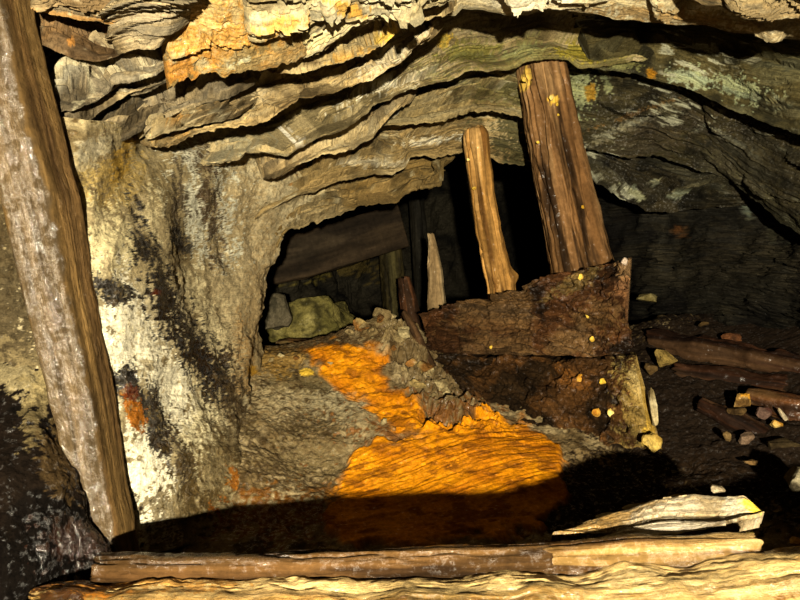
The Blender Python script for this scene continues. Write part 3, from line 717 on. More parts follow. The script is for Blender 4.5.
# ------------------------------------------------------------------ far chamber
wall_back = patch('wall_back', [
    [(150, 60, 3.0), (240, 90, 3.5), (310, 100, 4.1), (400, 100, 4.7), (520, 100, 4.9), (620, 100, 4.6), (700, 90, 3.9)],
    [(150, 200, 3.0), (240, 200, 3.5), (310, 205, 4.2), (400, 200, 4.8), (520, 200, 5.0), (620, 200, 4.7), (700, 200, 3.9)],
    [(150, 300, 2.9), (240, 300, 3.4), (310, 300, 4.1), (400, 300, 4.7), (520, 300, 5.0), (620, 300, 4.6), (700, 300, 3.8)],
    [(150, 400, 2.8), (240, 390, 3.2), (310, 380, 3.8), (400, 380, 4.5), (520, 380, 4.8), (620, 380, 4.4), (700, 400, 3.6)]],
    (0, 1, 0), 0.3, [(26, 24, 19), (34, 31, 24), (18, 17, 14), (40, 37, 29)], [(290, 268, 30, 12, 0, (110, 98, 40), 0.6, 2.0), (350, 262, 24, 12, 20, (88, 74, 34), 0.6, 2.0)],  # near-black palette stands in for lamp light falling off with distance
    res=3, strata=0, samp=0.04, rough=0.06, lump=0.09, seed=41.0, stretch=1.5, wet=0.05, origin=(0, 4.6, 0.2))
tag(wall_back, 'rock at the far end of the chamber, colour darkened for lack of light', 'wall', kind='structure')

# ------------------------------------------------------------------ floor: height field through survey points
FP = [(-1.2, -0.6, .12), (0, -0.6, .10), (1.4, -0.6, .12), (-1.2, 0.6, .12), (0, 0.6, .10), (1.4, 0.6, .12), (-.5, 1.1, .12), (0, 1.1, .10), (.5, 1.1, .10), (1.1, 1.1, .14)]
FP += [tuple(P(*q)) for q in [
    (140, 560, 1.5), (300, 548, 1.5), (450, 552, 1.5), (600, 556, 1.5), (760, 556, 1.5),
    (230, 520, 1.68), (300, 517, 1.72), (450, 500, 1.8), (600, 500, 1.78), (720, 500, 1.75), (830, 500, 1.7),
    (270, 450, 1.98), (330, 482, 1.92), (400, 470, 1.96), (480, 455, 2.0), (560, 465, 1.98), (640, 478, 1.95),
    (300, 405, 2.22), (350, 430, 2.12), (400, 432, 2.13), (450, 425, 2.18), (520, 432, 2.2),
    (290, 362, 2.45), (330, 348, 2.55), (360, 375, 2.42), (400, 405, 2.28), (430, 400, 2.33), (460, 402, 2.38),
    (262, 405, 2.15), (258, 435, 1.99), (250, 470, 1.82), (300, 352, 2.62), (350, 334, 2.68), (384, 314, 2.75), (408, 326, 2.72), (430, 362, 2.6), (410, 370, 2.48),
    (280, 352, 2.6), (250, 350, 2.7),
    (720, 440, 2.05), (800, 430, 2.0), (760, 400, 2.25), (700, 380, 2.4), (800, 385, 2.25), (720, 352, 2.6), (800, 345, 2.45), (660, 320, 2.9), (720, 320, 2.85), (900, 400, 2.0)]]
FP += [(0.15, 1.3, .15), (0.4, 1.28, .25), (0.65, 1.29, .275), (0.85, 1.27, .28), (0.6, 1.42, .2)]
FP += [(-.55, 3.2, .45), (0, 3.2, .40), (.5, 3.2, .4), (1.1, 3.2, .6), (-.6, 4.2, .4), (0.2, 4.2, .35), (1.0, 4.2, .4), (-.6, 5.2, .4), (1, 5.2, .4), (-1.3, 2.2, .2), (2.0, 2.2, .75), (2.0, 1.2, .4), (-1.3, 1.4, .12), (2.2, 4, .6)]
FP = np.array(FP)
def tps(r2):
    return np.where(r2 > 1e-12, r2 * np.log(r2 + 1e-12), 0)
_d2 = ((FP[:, None, :2] - FP[None, :, :2]) ** 2).sum(-1)
_n = len(FP)
_A = np.zeros((_n + 3, _n + 3))
_A[:_n, :_n] = tps(_d2) + np.eye(_n) * 0.004
_A[:_n, _n:] = np.c_[np.ones(_n), FP[:, :2]]
_A[_n:, :_n] = _A[:_n, _n:].T
_w = np.linalg.solve(_A, np.r_[FP[:, 2], 0, 0, 0])
def floor_z(x, y):
    x = np.asarray(x, float); y = np.asarray(y, float)
    z = _w[_n] + _w[_n + 1] * x + _w[_n + 2] * y
    for k in range(_n):
        z = z + _w[k] * tps((x - FP[k, 0]) ** 2 + (y - FP[k, 1]) ** 2)
    return z

def px_poly_mask(px, py, poly, soft, nz):
    """soft signed distance to a polygon in survey coordinates"""
    poly = np.asarray(poly, float)
    inside = np.zeros(px.shape, bool)
    dmin = np.full(px.shape, 1e9)
    n = len(poly)
    for i in range(n):
        x0, y0 = poly[i]; x1, y1 = poly[(i + 1) % n]
        cond = ((y0 > py) != (y1 > py))
        with np.errstate(divide='ignore', invalid='ignore'):
            xi = (x1 - x0) * (py - y0) / (y1 - y0 if y1 != y0 else 1e-9) + x0
        inside ^= cond & (px < xi)
        dx, dy = x1 - x0, y1 - y0
        t = np.clip(((px - x0) * dx + (py - y0) * dy) / (dx * dx + dy * dy + 1e-9), 0, 1)
        dmin = np.minimum(dmin, np.hypot(px - x0 - t * dx, py - y0 - t * dy))
    sd = np.where(inside, dmin, -dmin) + nz
    return sst(-soft, soft, sd)

def make_floor():
    xs = np.concatenate([np.linspace(-1.4, -0.75, 30, endpoint=False), np.linspace(-0.75, 1.35, 420, endpoint=False), np.linspace(1.35, 2.4, 40)])
    ys = np.concatenate([np.linspace(-0.8, 1.25, 40, endpoint=False), np.linspace(1.25, 2.9, 360, endpoint=False), np.linspace(2.9, 5.4, 70)])
    X, Y = np.meshgrid(xs, ys)
    Z = floor_z(X, Y)
    V = np.stack([X, Y, Z], -1)
    px, py = to_px(V)
    n5 = fbm(V * np.array([20, 20, 20]) + 3, 5) - 0.5
    # ochre: the flow down the mound and the smooth ramp below it
    flow = [(298, 352), (335, 342), (365, 345), (388, 356), (378, 375), (402, 392), (428, 415), (420, 432), (398, 434), (378, 420), (365, 402), (348, 395), (330, 378), (312, 362)]
    ramp = [(352, 452), (400, 440), (440, 428), (480, 420), (512, 424), (545, 436), (562, 458), (566, 500), (540, 530), (440, 548), (340, 548), (318, 520), (336, 495), (345, 470)]
    mflow = px_poly_mask(px, py, flow, 5, n5 * 26)
    mramp = px_poly_mask(px, py, ramp, 5, n5 * 30)
    # relief
    rub = fbm(V * 12 + 1.5, 5, 0.5) - 0.5
    rub2 = np.abs(fbm(V * 30 + 8, 4) - 0.5)
    ang = 0.42
    U = X * math.cos(ang) + Y * math.sin(ang) * 0.9
    W = -X * math.sin(ang) + Y * math.cos(ang)
    q = np.stack([U * 3.0, W * 26, np.full_like(U, 2.0)], -1)
    fl = fbm(q, 4)
    st = W * 16 + fl * 2.2
    fr = st - np.floor(st)
    lam = (0.5 - fr) * cst(fbm(q * 0.6 + 9, 2), 3.0)
    och = np.maximum(mflow, mramp)
    calm = 1 - 0.8 * mramp
    ridge = sst(335, 300, py) * 0
    rightrub = px_poly_mask(px, py, [(388, 310), (410, 325), (440, 365), (480, 410), (500, 432), (430, 430), (405, 395), (385, 360)], 6, n5 * 20)
    Z = Z + rub * 0.045 * calm * (1 - 0.4 * mflow) + rub2 * 0.022 * (1 - 0.85 * och) + rightrub * (0.10 * rub + 0.05 * (0.5 - np.abs(fbm(V * 16 + 60, 4, 0.6) - 0.5) * 4))
    Z = Z + mramp * (lam * 0.007 * cst(fbm(V * 5, 3), 3) + (fbm(np.stack([U * 9, W * 60, U * 0], -1), 4) - 0.5) * 0.016) + mflow * (fbm(np.stack([U * 20, W * 50, U * 0], -1), 4) - 0.5) * 0.03
    Z = Z + mramp * 0.014
    V = np.stack([X, Y, Z], -1)
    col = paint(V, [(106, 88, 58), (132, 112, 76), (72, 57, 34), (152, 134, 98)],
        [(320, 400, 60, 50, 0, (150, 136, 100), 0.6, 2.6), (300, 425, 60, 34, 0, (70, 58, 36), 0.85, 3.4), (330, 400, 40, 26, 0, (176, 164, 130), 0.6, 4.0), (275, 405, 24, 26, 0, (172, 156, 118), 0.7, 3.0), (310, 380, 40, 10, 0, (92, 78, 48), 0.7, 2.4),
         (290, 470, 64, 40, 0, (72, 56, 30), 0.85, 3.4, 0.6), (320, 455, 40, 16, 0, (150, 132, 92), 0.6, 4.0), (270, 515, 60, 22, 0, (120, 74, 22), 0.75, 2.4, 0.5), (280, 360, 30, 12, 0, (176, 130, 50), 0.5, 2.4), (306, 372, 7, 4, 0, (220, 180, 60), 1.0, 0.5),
         (440, 385, 44, 50, 40, (98, 82, 54), 0.8, 1.6, 0.4), (430, 420, 60, 16, -10, (130, 74, 26), 0.6, 3.0, 0.4), (470, 415, 40, 14, 20, (92, 60, 28), 0.7, 2.4, 0.4),
         (380, 326, 30, 16, -30, (118, 100, 64), 0.8, 1.6), (310, 335, 60, 14, 0, (70, 50, 28), 0.6, 1.6),
         (760, 400, 170, 120, 0, (28, 20, 14), 0.95, 0.5, 0.3), (640, 500, 130, 46, 0, (36, 25, 14), 0.9, 1.0, 0.4)], 0.3, 51.0, 9.0)  # right floor darkened by colour, standing in for the deep shade there
    oc = lin((228, 146, 10)) + (lin((194, 114, 8)) - lin((228, 146, 10))) * cst(fbm(V * 11 + 4, 4))[..., None]
    oc = oc + (lin((120, 66, 14)) - oc) * (sst(0.62, 0.8, cst(fbm(V * np.array([18, 30, 30]) + 14, 4))))[..., None] * 0.7
    k = och[..., None] * 0.97
    col[..., :3] = col[..., :3] * (1 - k) + oc * k
    col[..., 3] = col[..., 3] * (1 - och) + 0.25 * och
    ny, nxn = X.shape
    idx = np.arange(ny * nxn).reshape(ny, nxn)
    quads = np.stack([idx[:-1, :-1], idx[:-1, 1:], idx[1:, 1:], idx[1:, :-1]], -1).reshape(-1, 4)
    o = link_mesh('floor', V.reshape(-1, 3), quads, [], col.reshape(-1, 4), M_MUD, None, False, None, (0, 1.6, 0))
    tag(o, 'rubble floor rising to a mound smeared with bright ochre mud', 'floor', kind='structure')
    return o
floor = make_floor()

def fl(px, py_guess, d, lift=0.0):
    p = P(px, py_guess, d); p[2] = float(floor_z(p[0], p[1])) + lift
    return p

# rubble fragments that make up the mound's crest and its right flank
random.seed(4)
RUB = [(118, 100, 66), (146, 128, 88), (86, 70, 44), (168, 152, 110)]
RUSTY = [(112, 76, 36), (140, 98, 48), (84, 58, 30), (150, 128, 80)]
frs = [(360, 334, 2.68, .085), (384, 320, 2.73, .09), (404, 340, 2.66, .085), (424, 374, 2.52, .08), (440, 394, 2.43, .075), (372, 342, 2.64, .06), (416, 392, 2.40, .05), (352, 342, 2.66, .045), (366, 330, 2.68, .05), (380, 320, 2.70, .055), (391, 318, 2.74, .05), (402, 328, 2.70, .045), (412, 338, 2.66, .05), (398, 342, 2.62, .05),
       (420, 352, 2.58, .05), (412, 362, 2.52, .045), (428, 368, 2.52, .05), (436, 382, 2.46, .045), (422, 384, 2.43, .04), (446, 394, 2.41, .045), (432, 400, 2.36, .035),
       (456, 406, 2.36, .04), (470, 412, 2.33, .04), (446, 414, 2.29, .03), (486, 420, 2.28, .035), (500, 428, 2.24, .03), (478, 426, 2.22, .025), (516, 434, 2.2, .028), (534, 440, 2.15, .026),
       (404, 372, 2.46, .035), (392, 352, 2.56, .035), (416, 408, 2.29, .025), (338, 346, 2.62, .03), (322, 352, 2.58, .025), (372, 348, 2.6, .02), (545, 446, 2.1, .02), (460, 424, 2.2, .018),
       (384, 424, 2.17, .03), (372, 430, 2.14, .028), (393, 430, 2.14, .022), (282, 364, 2.5, .035), (270, 372, 2.45, .03), (296, 366, 2.48, .03), (330, 372, 2.45, .025)]
for i, (x, y, d, r) in enumerate(frs):
    r *= 0.72; c = fl(x, y, d, r * 0.1)
    stone('rubble_stone', c, (r * random.uniform(.8, 1.2), r * random.uniform(.7, 1), r * random.uniform(.5, .8)),
          (random.uniform(-.6, .6), random.uniform(-.6, .6), random.uniform(0, 6)), RUSTY if i % 3 == 0 else RUB, 60 + i * 1.3, 3, wet=0.25, parent=floor, cuts=22, rough=0.3)

# ------------------------------------------------------------------ timbers
# squared post on the left
ROLLP = 0.17
post = timber('leaning_post', [P(-22, -70, 1.27), P(-8, 0, 1.27), P(15, 100, 1.27), P(43, 200, 1.275), P(59, 290, 1.29), P(84, 400, 1.32), P(100, 493, 1.35), P(116, 562, 1.37)],
    [(.053, .053), (.053, .053), (.052, .052), (.0515, .0515), (.049, .049), (.045, .045), (.043, .043), (.04, .04)], [(86, 64, 36), (102, 78, 46), (66, 48, 27), (108, 84, 48)], 71.0, sq=9.0, roll=ROLLP,
    crack=0.0012, cfreq=60, rough=0.005, wet=0.15, mat=M_WET, ref=(0, 1, 0), nA=140, endjag=(0.0, 0.01), facecol=[(math.pi / 2, .80, (88, 74, 54), 0.62)])
tag(post, 'squared wet wooden post leaning against the left wall', 'post')

prop1 = timber('mine_prop', [P(539, 61, 2.60), P(556, 150, 2.58), P(583, 275, 2.56), P(600, 350, 2.55)],
    [(.092, .092), (.1, .1), (.112, .112), (.115, .115)], [(92, 64, 35), (120, 88, 54), (46, 31, 16), (134, 104, 68)], 72.0, sq=2.8, crack=0.026, cfreq=30, rough=0.008, nA=140,
    wet=0.2, ref=(0, 1, 0), lines=[(math.radians(q), .09, .03) for q in (62, 84, 98, 112, 124, 138, 152, 170)], endjag=(.01, 0), patches=[(525, 80, 5, 12, 10, (206, 170, 70), 0.8, 1.0), (553, 100, 5, 4, 0, (230, 186, 70), 0.9, 0.8)])
tag(prop1, 'thick brown timber prop, tallest, standing behind the rotten baulks', 'mine prop')
prop2 = timber('mine_prop', [P(475, 127, 2.60), P(484, 200, 2.65), P(499, 280, 2.73), P(510, 340, 2.77)],
    [(.048, .048), (.051, .051), (.057, .057), (.06, .06)], [(150, 108, 52), (178, 134, 72), (108, 74, 34), (186, 146, 88)], 73.0, sq=2.2, crack=0.010, cfreq=50, rough=0.008, nA=90,
    wet=0.2, ref=(0, 1, 0), lines=[(math.radians(q), .16, .016) for q in (70, 105, 135, 160)], knots=[(.62, 0.1, .03, .025)], endround=0.05, endjag=(.01, 0), wobble=0.006)
tag(prop2, 'slim pale timber prop with a side knot, left of the thick prop', 'mine prop')
prop3 = timber('broken_prop', [P(431, 234, 2.95), P(435, 270, 2.95), P(438, 330, 2.95)],
    [(.016, .016), (.034, .03), (.045, .04)], [(120, 98, 66), (140, 118, 84), (92, 74, 48), (150, 130, 96)], 74.0, sq=2.5, crack=0.006, cfreq=50, nA=60, ref=(0, 1, 0), endjag=(.02, 0))
tag(prop3, 'short grey splintered stub of a prop at the baulks\' left end', 'post')
stub2 = timber('broken_prop', [P(404, 278, 3.2), P(408, 300, 3.2), P(416, 350, 3.15)], [(.03, .03), (.045, .045), (.05, .05)],
    [(66, 40, 24), (90, 58, 34), (48, 32, 20), (84, 62, 40)], 75.0, crack=0.01, nA=60, ref=(0, 1, 0), endjag=(.02, 0))
tag(stub2, 'dark rusty-brown prop stub just left of the grey splintered stub', 'post')
stick = timber('leaning_stick', [P(404, 312, 2.72), P(416, 334, 2.66), P(432, 368, 2.56)], [(.014, .012), (.02, .016), (.022, .018)],
    [(76, 54, 34), (98, 72, 46), (58, 42, 26), (96, 78, 52)], 76.0, crack=0.004, nA=40, ref=(0, 1, 0), wobble=0.004)
tag(stick, 'dark broken stick leaning down along the rubble crest', 'stick')
prop4 = timber('mine_prop', [P(386, 200, 4.0), P(390, 250, 4.0), P(398, 330, 4.0)], [(.06, .06), (.07, .07), (.08, .08)],
    [(44, 38, 20), (60, 52, 28), (30, 26, 15), (66, 60, 34)], 77.0, wet=0.0, crack=0.01, nA=60, ref=(0, 1, 0))
tag(prop4, 'greenish prop deep in the dark chamber under the lintel', 'mine prop')
prop5 = timber('mine_prop', [P(414, 170, 4.3), P(420, 250, 4.3), P(426, 340, 4.3)], [(.05, .05), (.055, .055), (.06, .06)],
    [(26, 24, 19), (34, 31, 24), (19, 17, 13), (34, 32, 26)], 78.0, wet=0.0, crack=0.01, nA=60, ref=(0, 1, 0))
tag(prop5, 'thin grey prop barely lit in the far dark', 'mine prop')
lintel = timber('lintel_board', [P(215, 272, 3.35), P(300, 256, 3.5), P(402, 226, 3.7)], [(.12, .03), (.12, .03), (.12, .03)],
    [(44, 35, 24), (54, 43, 30), (34, 27, 19), (54, 45, 33)], 79.0, sq=8, wet=0.0, crack=0.004, nA=80, ref=(0, 1, 0))
tag(lintel, 'wide dark board spanning the chamber behind the arch', 'board')

# rotten baulks: faces follow the timber, closed behind
ROT = [(58, 36, 19), (84, 54, 30), (34, 22, 12), (98, 74, 46)]
baulk1 = patch('rotten_baulk', [
    [(428, 316, 2.70), (450, 306, 2.65), (500, 294, 2.53), (520, 288, 2.48), (560, 274, 2.38), (600, 266, 2.28), (631, 258, 2.2)],
    [(429, 334, 2.66), (500, 322, 2.48), (560, 312, 2.34), (600, 306, 2.24), (632, 300, 2.16)],
    [(429, 353, 2.66), (480, 354, 2.52), (520, 355, 2.42), (560, 356, 2.33), (590, 357, 2.26), (632, 352, 2.17)]],
    (0.35, 1.0, 0.0), 0.13, ROT,
    [(575, 282, 30, 7, -30, (112, 92, 52), 0.8, 1.4), (600, 316, 26, 20, 0, (104, 78, 46), 0.7, 1.6), (625, 268, 9, 12, 0, (150, 118, 80), 0.8, 1.2), (624, 290, 10, 10, 0, (140, 100, 66), 0.7, 1.4)],
    mat=M_ROT, res=1.3, strata=4, samp=0.02, rough=0.035, seed=81.0, wet=0.3, tilt=-4.0, swarp=2.6, jag=0.004, bulge=0.02, endj=0.05, stretch=3.0, crumb=0.014)
tag(baulk1, 'upper rotten brown baulk with curling grain at its right end', 'timber baulk')
baulk2 = patch('rotten_baulk', [
    [(428, 354, 2.68), (480, 355, 2.55), (520, 356, 2.45), (560, 357, 2.36), (590, 358, 2.29), (634, 354, 2.2)],
    [(432, 366, 2.64), (490, 385, 2.46), (540, 402, 2.33), (600, 408, 2.2), (645, 404, 2.12)],
    [(440, 384, 2.58), (480, 406, 2.44), (530, 434, 2.28), (570, 452, 2.2), (610, 464, 2.12), (662, 462, 2.06)]],
    (0.35, 1.0, 0.0), 0.13, [(64, 42, 20), (86, 58, 30), (40, 28, 15), (98, 74, 42)],
    [(640, 420, 18, 60, -10, (150, 128, 70), 0.75, 1.8), (650, 440, 10, 12, 0, (196, 160, 60), 0.8, 1.2), (636, 380, 6, 16, -10, (186, 160, 100), 0.7, 1.4), (575, 378, 16, 8, 20, (130, 84, 36), 0.7, 1.6)],
    mat=M_ROT, res=1.3, strata=3, samp=0.010, rough=0.035, seed=82.0, wet=0.3, tilt=-3.0, swarp=2.0, jag=0.006, bulge=0.02, endj=0.05, stretch=1.5, crumb=0.016)
tag(baulk2, 'lower rotten brown baulk half buried beside the ochre ramp', 'timber baulk')

# ------------------------------------------------------------------ foreground timbers
LOGP = [(170, 128, 64), (206, 166, 96), (124, 86, 36), (228, 196, 132)]
flog = timber('foreground_log', [P(36, 652, 1.08), P(200, 648, 1.09), P(400, 648, 1.09), P(560, 646, 1.08), P(700, 642, 1.06), P(800, 632, 1.04), P(960, 616, 1.0), P(1300, 606, 0.96)],
    [(.098, .098), (.106, .106), (.108, .108), (.112, .112), (.114, .114), (.118, .118), (.12, .12), (.122, .122)], LOGP, 91.0, sq=2.2, mix=(1.0, 3.4), crack=0.002, cfreq=70, rough=0.009, nA=200, nL=640, wet=0.8, mat=M_WET,
    ref=(0, 0, 1), endjag=(.03, 0), wobble=0.004, knots=[(.78, 4.0, .05, .012), (1.0, 4.3, .06, .01)],
    patches=[(70, 585, 50, 12, 5, (176, 106, 26), 0.7, 1.6), (60, 592, 20, 20, 0, (44, 24, 12), 0.8, 2.6), (150, 580, 80, 10, 0, (170, 110, 36), 0.6, 2.0), (680, 580, 140, 26, 0, (206, 176, 116), 0.6, 2.0), (420, 590, 90, 20, 0, (160, 134, 84), 0.5, 2.0)])
tag(flog, 'big wet log lying across the foreground', 'log')
plank = timber('thin_plank', [P(98, 570, 1.16), P(300, 566, 1.15), P(550, 559, 1.14)], [(.03, .026), (.03, .026), (.03, .026)],
    [(78, 54, 28), (104, 76, 42), (44, 29, 14), (130, 102, 62)], 92.0, sq=2.2, crack=0.006, cfreq=60, wet=0.42, mat=M_WET, ref=(0, 0, 1), wobble=0.003, endjag=(.02, .02), nA=60)
tag(plank, 'long thin wet plank lying behind the foreground log', 'plank')
plank2 = timber('split_plank', [P(528, 560, 1.14), P(640, 557, 1.12), P(756, 555, 1.11)], [(.03, .024), (.034, .032), (.034, .034)],
    [(130, 100, 54), (164, 130, 76), (86, 60, 30), (190, 160, 106)], 93.0, sq=2.2, crack=0.007, cfreq=46, wet=0.6, mat=M_WET, ref=(0, 0, 1), wobble=0.004, endjag=(.03, .012), nA=70)
tag(plank2, 'short thick split plank at right behind the foreground log', 'plank')

# ------------------------------------------------------------------ stones on the right foreground
PST = [(150, 132, 100), (180, 164, 134), (116, 98, 68), (204, 192, 166)]
s1 = patch('flat_stone', [
    [(552, 535, 1.20), (600, 517, 1.247), (630, 508, 1.267), (665, 498, 1.278), (695, 494, 1.278), (720, 496, 1.278), (744, 495, 1.262), (764, 513, 1.225)],
    [(552, 535, 1.20), (610, 526, 1.216), (650, 520, 1.227), (700, 518, 1.227), (740, 516, 1.227), (764, 514, 1.22)],
    [(552, 535, 1.20), (610, 535, 1.185), (640, 531, 1.185), (680, 526, 1.185), (724, 524, 1.185), (764, 515, 1.215)]],
    (0, 0.4, -1), 0.025, PST, [(750, 506, 15, 6, 25, (234, 200, 70), 1.0, 0.7), (735, 508, 18, 11, 20, (196, 190, 170), 0.7, 1.0), (660, 512, 40, 8, -12, (190, 180, 160), 0.6, 2.0), (590, 528, 40, 8, -20, (170, 134, 76), 0.7, 1.267)],
    mat=M_STONE, res=1.2, strata=2, samp=0.008, rough=0.008, seed=101.0, wet=0.45, jag=0.004, bulge=0.006)
tag(s1, 'large pale flat stone with a yellow patch at right foreground', 'stone')
s2 = patch('flat_stone', [
    [(606, 538, 1.185), (630, 528, 1.196), (660, 522, 1.201), (690, 520, 1.201), (726, 522, 1.196)],
    [(596, 540, 1.165), (640, 537, 1.165), (680, 533, 1.165), (705, 529, 1.165), (726, 524, 1.175)]],
    (0, 0.3, -1), 0.03, PST, [(670, 528, 50, 6, -8, (196, 180, 156), 0.6, 1.267)], mat=M_STONE, res=1.2, strata=2, samp=0.004, rough=0.006, seed=102.0, wet=0.5, jag=0.003, bulge=0.006)
tag(s2, 'thin pale flake under the front edge of the yellow-patched stone', 'stone')
def st(x, y, d, size, seed, pal, label, rot=(0, 0, 0), patches=(), sub=3, wet=0.2, cuts=20, group=None):
    o = stone('loose_stone', P(x, y, d), size, rot, pal, seed, sub, patches, wet, None, None, cuts, 0.28 if sub == 5 else 0.15)
    return tag(o, label, 'stone', group)
st(718, 489, 1.33, (.024, .018, .012), 103, PST, 'small pale stone perched behind the yellow-patched flat stone', (0, .1, 0))
st(640, 507, 1.33, (.045, .03, .008), 104, PST, 'thin tan flake behind the left shoulder of the yellow-patched stone', (0, -.15, .2))
st(603, 517, 1.31, (.026, .02, .007), 105, PST, 'small tan flake at the left tip of the yellow-patched stone', (0, -.3, .2))
st(806, 482, 1.55, (.085, .06, .055), 106, [(96, 88, 68), (122, 112, 88), (74, 66, 50), (140, 130, 104)], 'grey rounded stone with yellow spot at the right edge', (0, .2, .4), [(776, 472, 8, 8, 0, (200, 160, 40), 0.8, 1.0)], 4)
st(797, 541, 1.2, (.018, .016, .012), 107, [(190, 130, 40), (216, 160, 60), (140, 90, 30), (210, 170, 90)], 'small orange chip on the log at the right edge', wet=0.5)
st(690, 497, 1.36, (.05, .03, .012), 108, PST, 'half hidden stone behind the yellow-patched flat stone')

# dark rocks at lower left in front of the post
LB = [(22, 16, 11), (34, 25, 17), (15, 11, 8), (52, 40, 26)]
o = patch('wet_boulder', [
    [(-160, 340, 1.35), (-60, 345, 1.36), (0, 352, 1.36), (30, 352, 1.36), (52, 372, 1.36), (56, 400, 1.37)],
    [(-200, 430, 1.22), (-60, 430, 1.24), (0, 430, 1.25), (30, 425, 1.27), (50, 430, 1.31), (62, 450, 1.35)],
    [(-240, 520, 1.1), (-60, 500, 1.14), (0, 500, 1.16), (40, 490, 1.2), (70, 490, 1.27), (84, 505, 1.33)],
    [(-260, 620, 1.02), (-60, 580, 1.06), (0, 575, 1.08), (40, 560, 1.14), (80, 556, 1.22), (110, 560, 1.3)],
    [(-260, 760, 1.0), (-60, 680, 1.04), (0, 670, 1.06), (40, 650, 1.12), (90, 640, 1.2), (120, 630, 1.28)]],
    (-0.5, 0.8, -0.4), 0.16, LB, [(20, 375, 30, 16, 30, (150, 136, 100), 0.9, 2.0, 0.3), (40, 405, 14, 34, 10, (140, 124, 84), 0.7, 2.2), (60, 470, 14, 40, -10, (96, 76, 46), 0.7, 2.4), (80, 540, 40, 20, 0, (50, 28, 18), 0.8, 2.0, 0.9)],
    mat=M_WALL, res=1.5, strata=0, rough=0.035, lump=0.06, seed=111.0, wet=0.42, stretch=1.0, jag=0.01)
tag(o, 'black wet boulder at lower left beside the post', 'boulder')

# ------------------------------------------------------------------ debris on the right floor
DB = [(44, 25, 14), (58, 34, 19), (30, 18, 11), (60, 42, 26)]
t1 = timber('fallen_timber', [P(655, 346, 2.75), P(740, 358, 2.5), P(850, 382, 2.25)], [(.07, .06)] * 3, DB, 121.0, sq=3, crack=0.014, ref=(0, 0, 1), rough=0.018, nA=70, wobble=0.022, endjag=(.05, .05), wet=0.3)
tag(t1, 'long dark brown fallen timber nearest the right wall', 'timber')
t2 = timber('fallen_timber', [P(678, 374, 2.5), P(740, 384, 2.4), P(785, 388, 2.3)], [(.05, .045), (.06, .05), (.055, .05)], DB, 122.0, sq=2.6, crack=0.014, ref=(0, 0, 1), rough=0.018, nA=70, wobble=0.02, endjag=(.04, .03), wet=0.3)
tag(t2, 'short dark timber with pale end lying below the long fallen one', 'timber')
t3 = timber('fallen_timber', [P(700, 404, 2.2), P(735, 420, 2.12), P(772, 440, 2.05)], [(.025, .025), (.04, .035), (.035, .03)], DB, 123.0, sq=2.4, crack=0.008, ref=(0, 0, 1), rough=0.01, nA=60, wet=0.3)
tag(t3, 'slim timber slanting down towards the stones on the right', 'timber')
t4 = timber('fallen_timber', [P(748, 396, 2.2), P(790, 408, 2.1), P(860, 420, 2.0)], [(.03, .03), (.05, .045), (.055, .05)], [(66, 40, 20), (84, 52, 27), (46, 28, 15), (84, 60, 34)], 124.0, sq=2.6, crack=0.01, ref=(0, 0, 1), nA=60, wet=0.3)
tag(t4, 'reddish timber whose orange tip points left at the right edge', 'timber')
DST = [(80, 62, 36), (104, 82, 48), (56, 42, 24), (120, 98, 62)]
st(666, 358, 2.45, (.06, .045, .04), 131, [(116, 96, 48), (142, 120, 66), (88, 70, 36), (150, 132, 88)], 'yellow-brown stone on the dark timbers right of the baulks', (0.2, .3, .2), sub=4)
st(650, 368, 2.45, (.04, .035, .03), 132, DST, 'brown stone tucked between yellow-brown stone and baulk end')
st(742, 400, 2.12, (.036, .03, .05), 133, [(130, 100, 50), (160, 124, 64), (90, 66, 34), (170, 140, 90)], 'upright tan stone at the orange tip of the reddish timber', (0.2, .5, 0), [(750, 392, 9, 5, 0, (214, 150, 40), 0.9, 1.0)], 4)
st(738, 412, 2.08, (.035, .03, .022), 134, DST, 'crumbly tan stone below the upright one')
st(762, 412, 2.06, (.028, .025, .024), 135, [(66, 40, 34), (86, 56, 46), (50, 32, 28), (90, 70, 60)], 'dark purple-brown stone between the tan stones')
st(777, 424, 2.02, (.03, .024, .02), 136, [(170, 120, 40), (196, 146, 60), (120, 84, 34), (200, 170, 100)], 'orange stone beside the reddish timber', (.2, .4, .3))
st(782, 414, 2.04, (.010, .012, .036), 137, PST, 'thin pale splinter of rock leaning on the orange stone', (0, -.7, .2))
st(746, 438, 1.98, (.032, .03, .024), 138, [(104, 84, 66), (126, 104, 84), (80, 62, 48), (140, 120, 98)], 'brownish grey stone in front of the slim slanting timber')
st(727, 436, 1.98, (.016, .02, .022), 139, DST, 'small tan stone left of the brownish grey one')
st(785, 446, 1.95, (.09, .06, .04), 140, [(52, 42, 26), (70, 58, 36), (40, 32, 20), (74, 62, 40)], 'dark mossy brown stone under the orange stone', (0, .1, .3), sub=4)
st(752, 462, 1.85, (.03, .02, .012), 141, [(90, 66, 36), (116, 90, 54), (64, 46, 26), (120, 96, 62)], 'thin brown chip in the dark gap behind the grey rounded stone')
st(648, 298, 2.75, (.06, .05, .03), 142, [(84, 74, 40), (104, 92, 54), (62, 54, 32), (110, 100, 64)], 'mossy rock on the ledge right of the upper baulk', (0, .2, 0))
st(703, 324, 2.72, (.028, .025, .018), 143, DST, 'small tan stone at the foot of the dark right wall')
st(732, 338, 2.62, (.05, .04, .03), 144, [(80, 48, 28), (98, 62, 36), (60, 38, 24), (90, 70, 46)], 'rusty lump at the foot of the dark right wall')
# pale stones stacked at the lower baulk's right end
st(650, 440, 2.02, (.036, .03, .05), 145, [(176, 148, 74), (200, 170, 90), (140, 112, 50), (210, 190, 130)], 'yellow stone block against the right end of the lower baulk', (0.1, .1, 0), sub=4)
st(652, 404, 2.08, (.02, .03, .085), 146, [(150, 134, 96), (178, 160, 118), (116, 100, 66), (190, 176, 140)], 'narrow upright grey stone against the lower baulk end', (0, -.16, 0), sub=4)
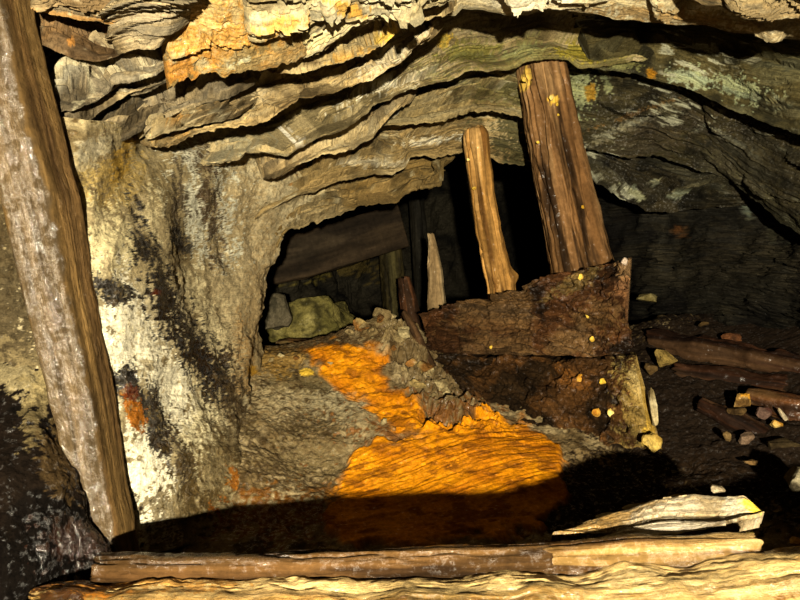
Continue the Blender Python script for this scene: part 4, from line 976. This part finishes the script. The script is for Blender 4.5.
# chamber rocks
st(308, 322, 3.45, (.26, .2, .19), 151, [(92, 86, 44), (122, 112, 62), (56, 52, 28), (140, 130, 78)], 'rounded greenish boulder in the chamber beyond the mound', (0, -.15, .3), sub=5, cuts=8)
st(276, 312, 3.1, (.08, .1, .13), 152, [(76, 70, 54), (92, 84, 66), (56, 52, 40), (100, 92, 72)], 'dark grey pointed rock at the left edge of the opening', (0, .3, .2), sub=4)
st(300, 344, 3.05, (.11, .09, .05), 153, [(70, 48, 26), (92, 66, 36), (52, 36, 22), (90, 74, 44)], 'brown rock in the shadow between the mound and the greenish boulder', sub=4)

# yellow crusts on the baulks and props
def crust(parent, x, y, d, r, seed, pal=((216, 176, 60), (236, 200, 90), (180, 136, 40), (240, 214, 130))):
    return stone('yellow_crust', P(x, y, d), (r, r * .45, r * .8), (0, .3, 0.5), list(pal), seed, 2, (), 0.2, parent, None, 5, 0.25)
for i, (x, y, d, r) in enumerate([(581, 277, 2.30, .016), (588, 315, 2.25, .014), (592, 339, 2.24, .012), (562, 294, 2.33, .014)]):
    crust(baulk1, x, y, d, r, 160 + i)
for i, (x, y, d, r) in enumerate([(491, 347, 2.45, .010), (603, 382, 2.21, .017), (580, 378, 2.26, .02), (596, 412, 2.18, .02), (612, 413, 2.15, .02), (630, 386, 2.15, .012)]):
    crust(baulk2, x, y, d, r, 170 + i, ((190, 130, 40), (216, 160, 60), (150, 96, 30), (226, 186, 90)) if i in (2, 3) else ((216, 176, 60), (236, 200, 90), (180, 136, 40), (240, 214, 130)))
for i, (x, y, d, r) in enumerate([(525, 80, 2.50, .016), (552, 98, 2.49, .014), (557, 104, 2.49, .010), (538, 142, 2.48, .008), (558, 115, 2.48, .007), (583, 207, 2.46, .009)]):
    crust(prop1, x, y, d, r, 180 + i)
for i, (x, y, d, r) in enumerate([(468, 160, 2.575, .010), (474, 188, 2.59, .011)]):
    crust(prop2, x, y, d, r, 190 + i)
crust(baulk1, 625, 262, 2.18, .018, 196, ((190, 170, 150), (214, 196, 176), (150, 130, 110), (220, 206, 190)))
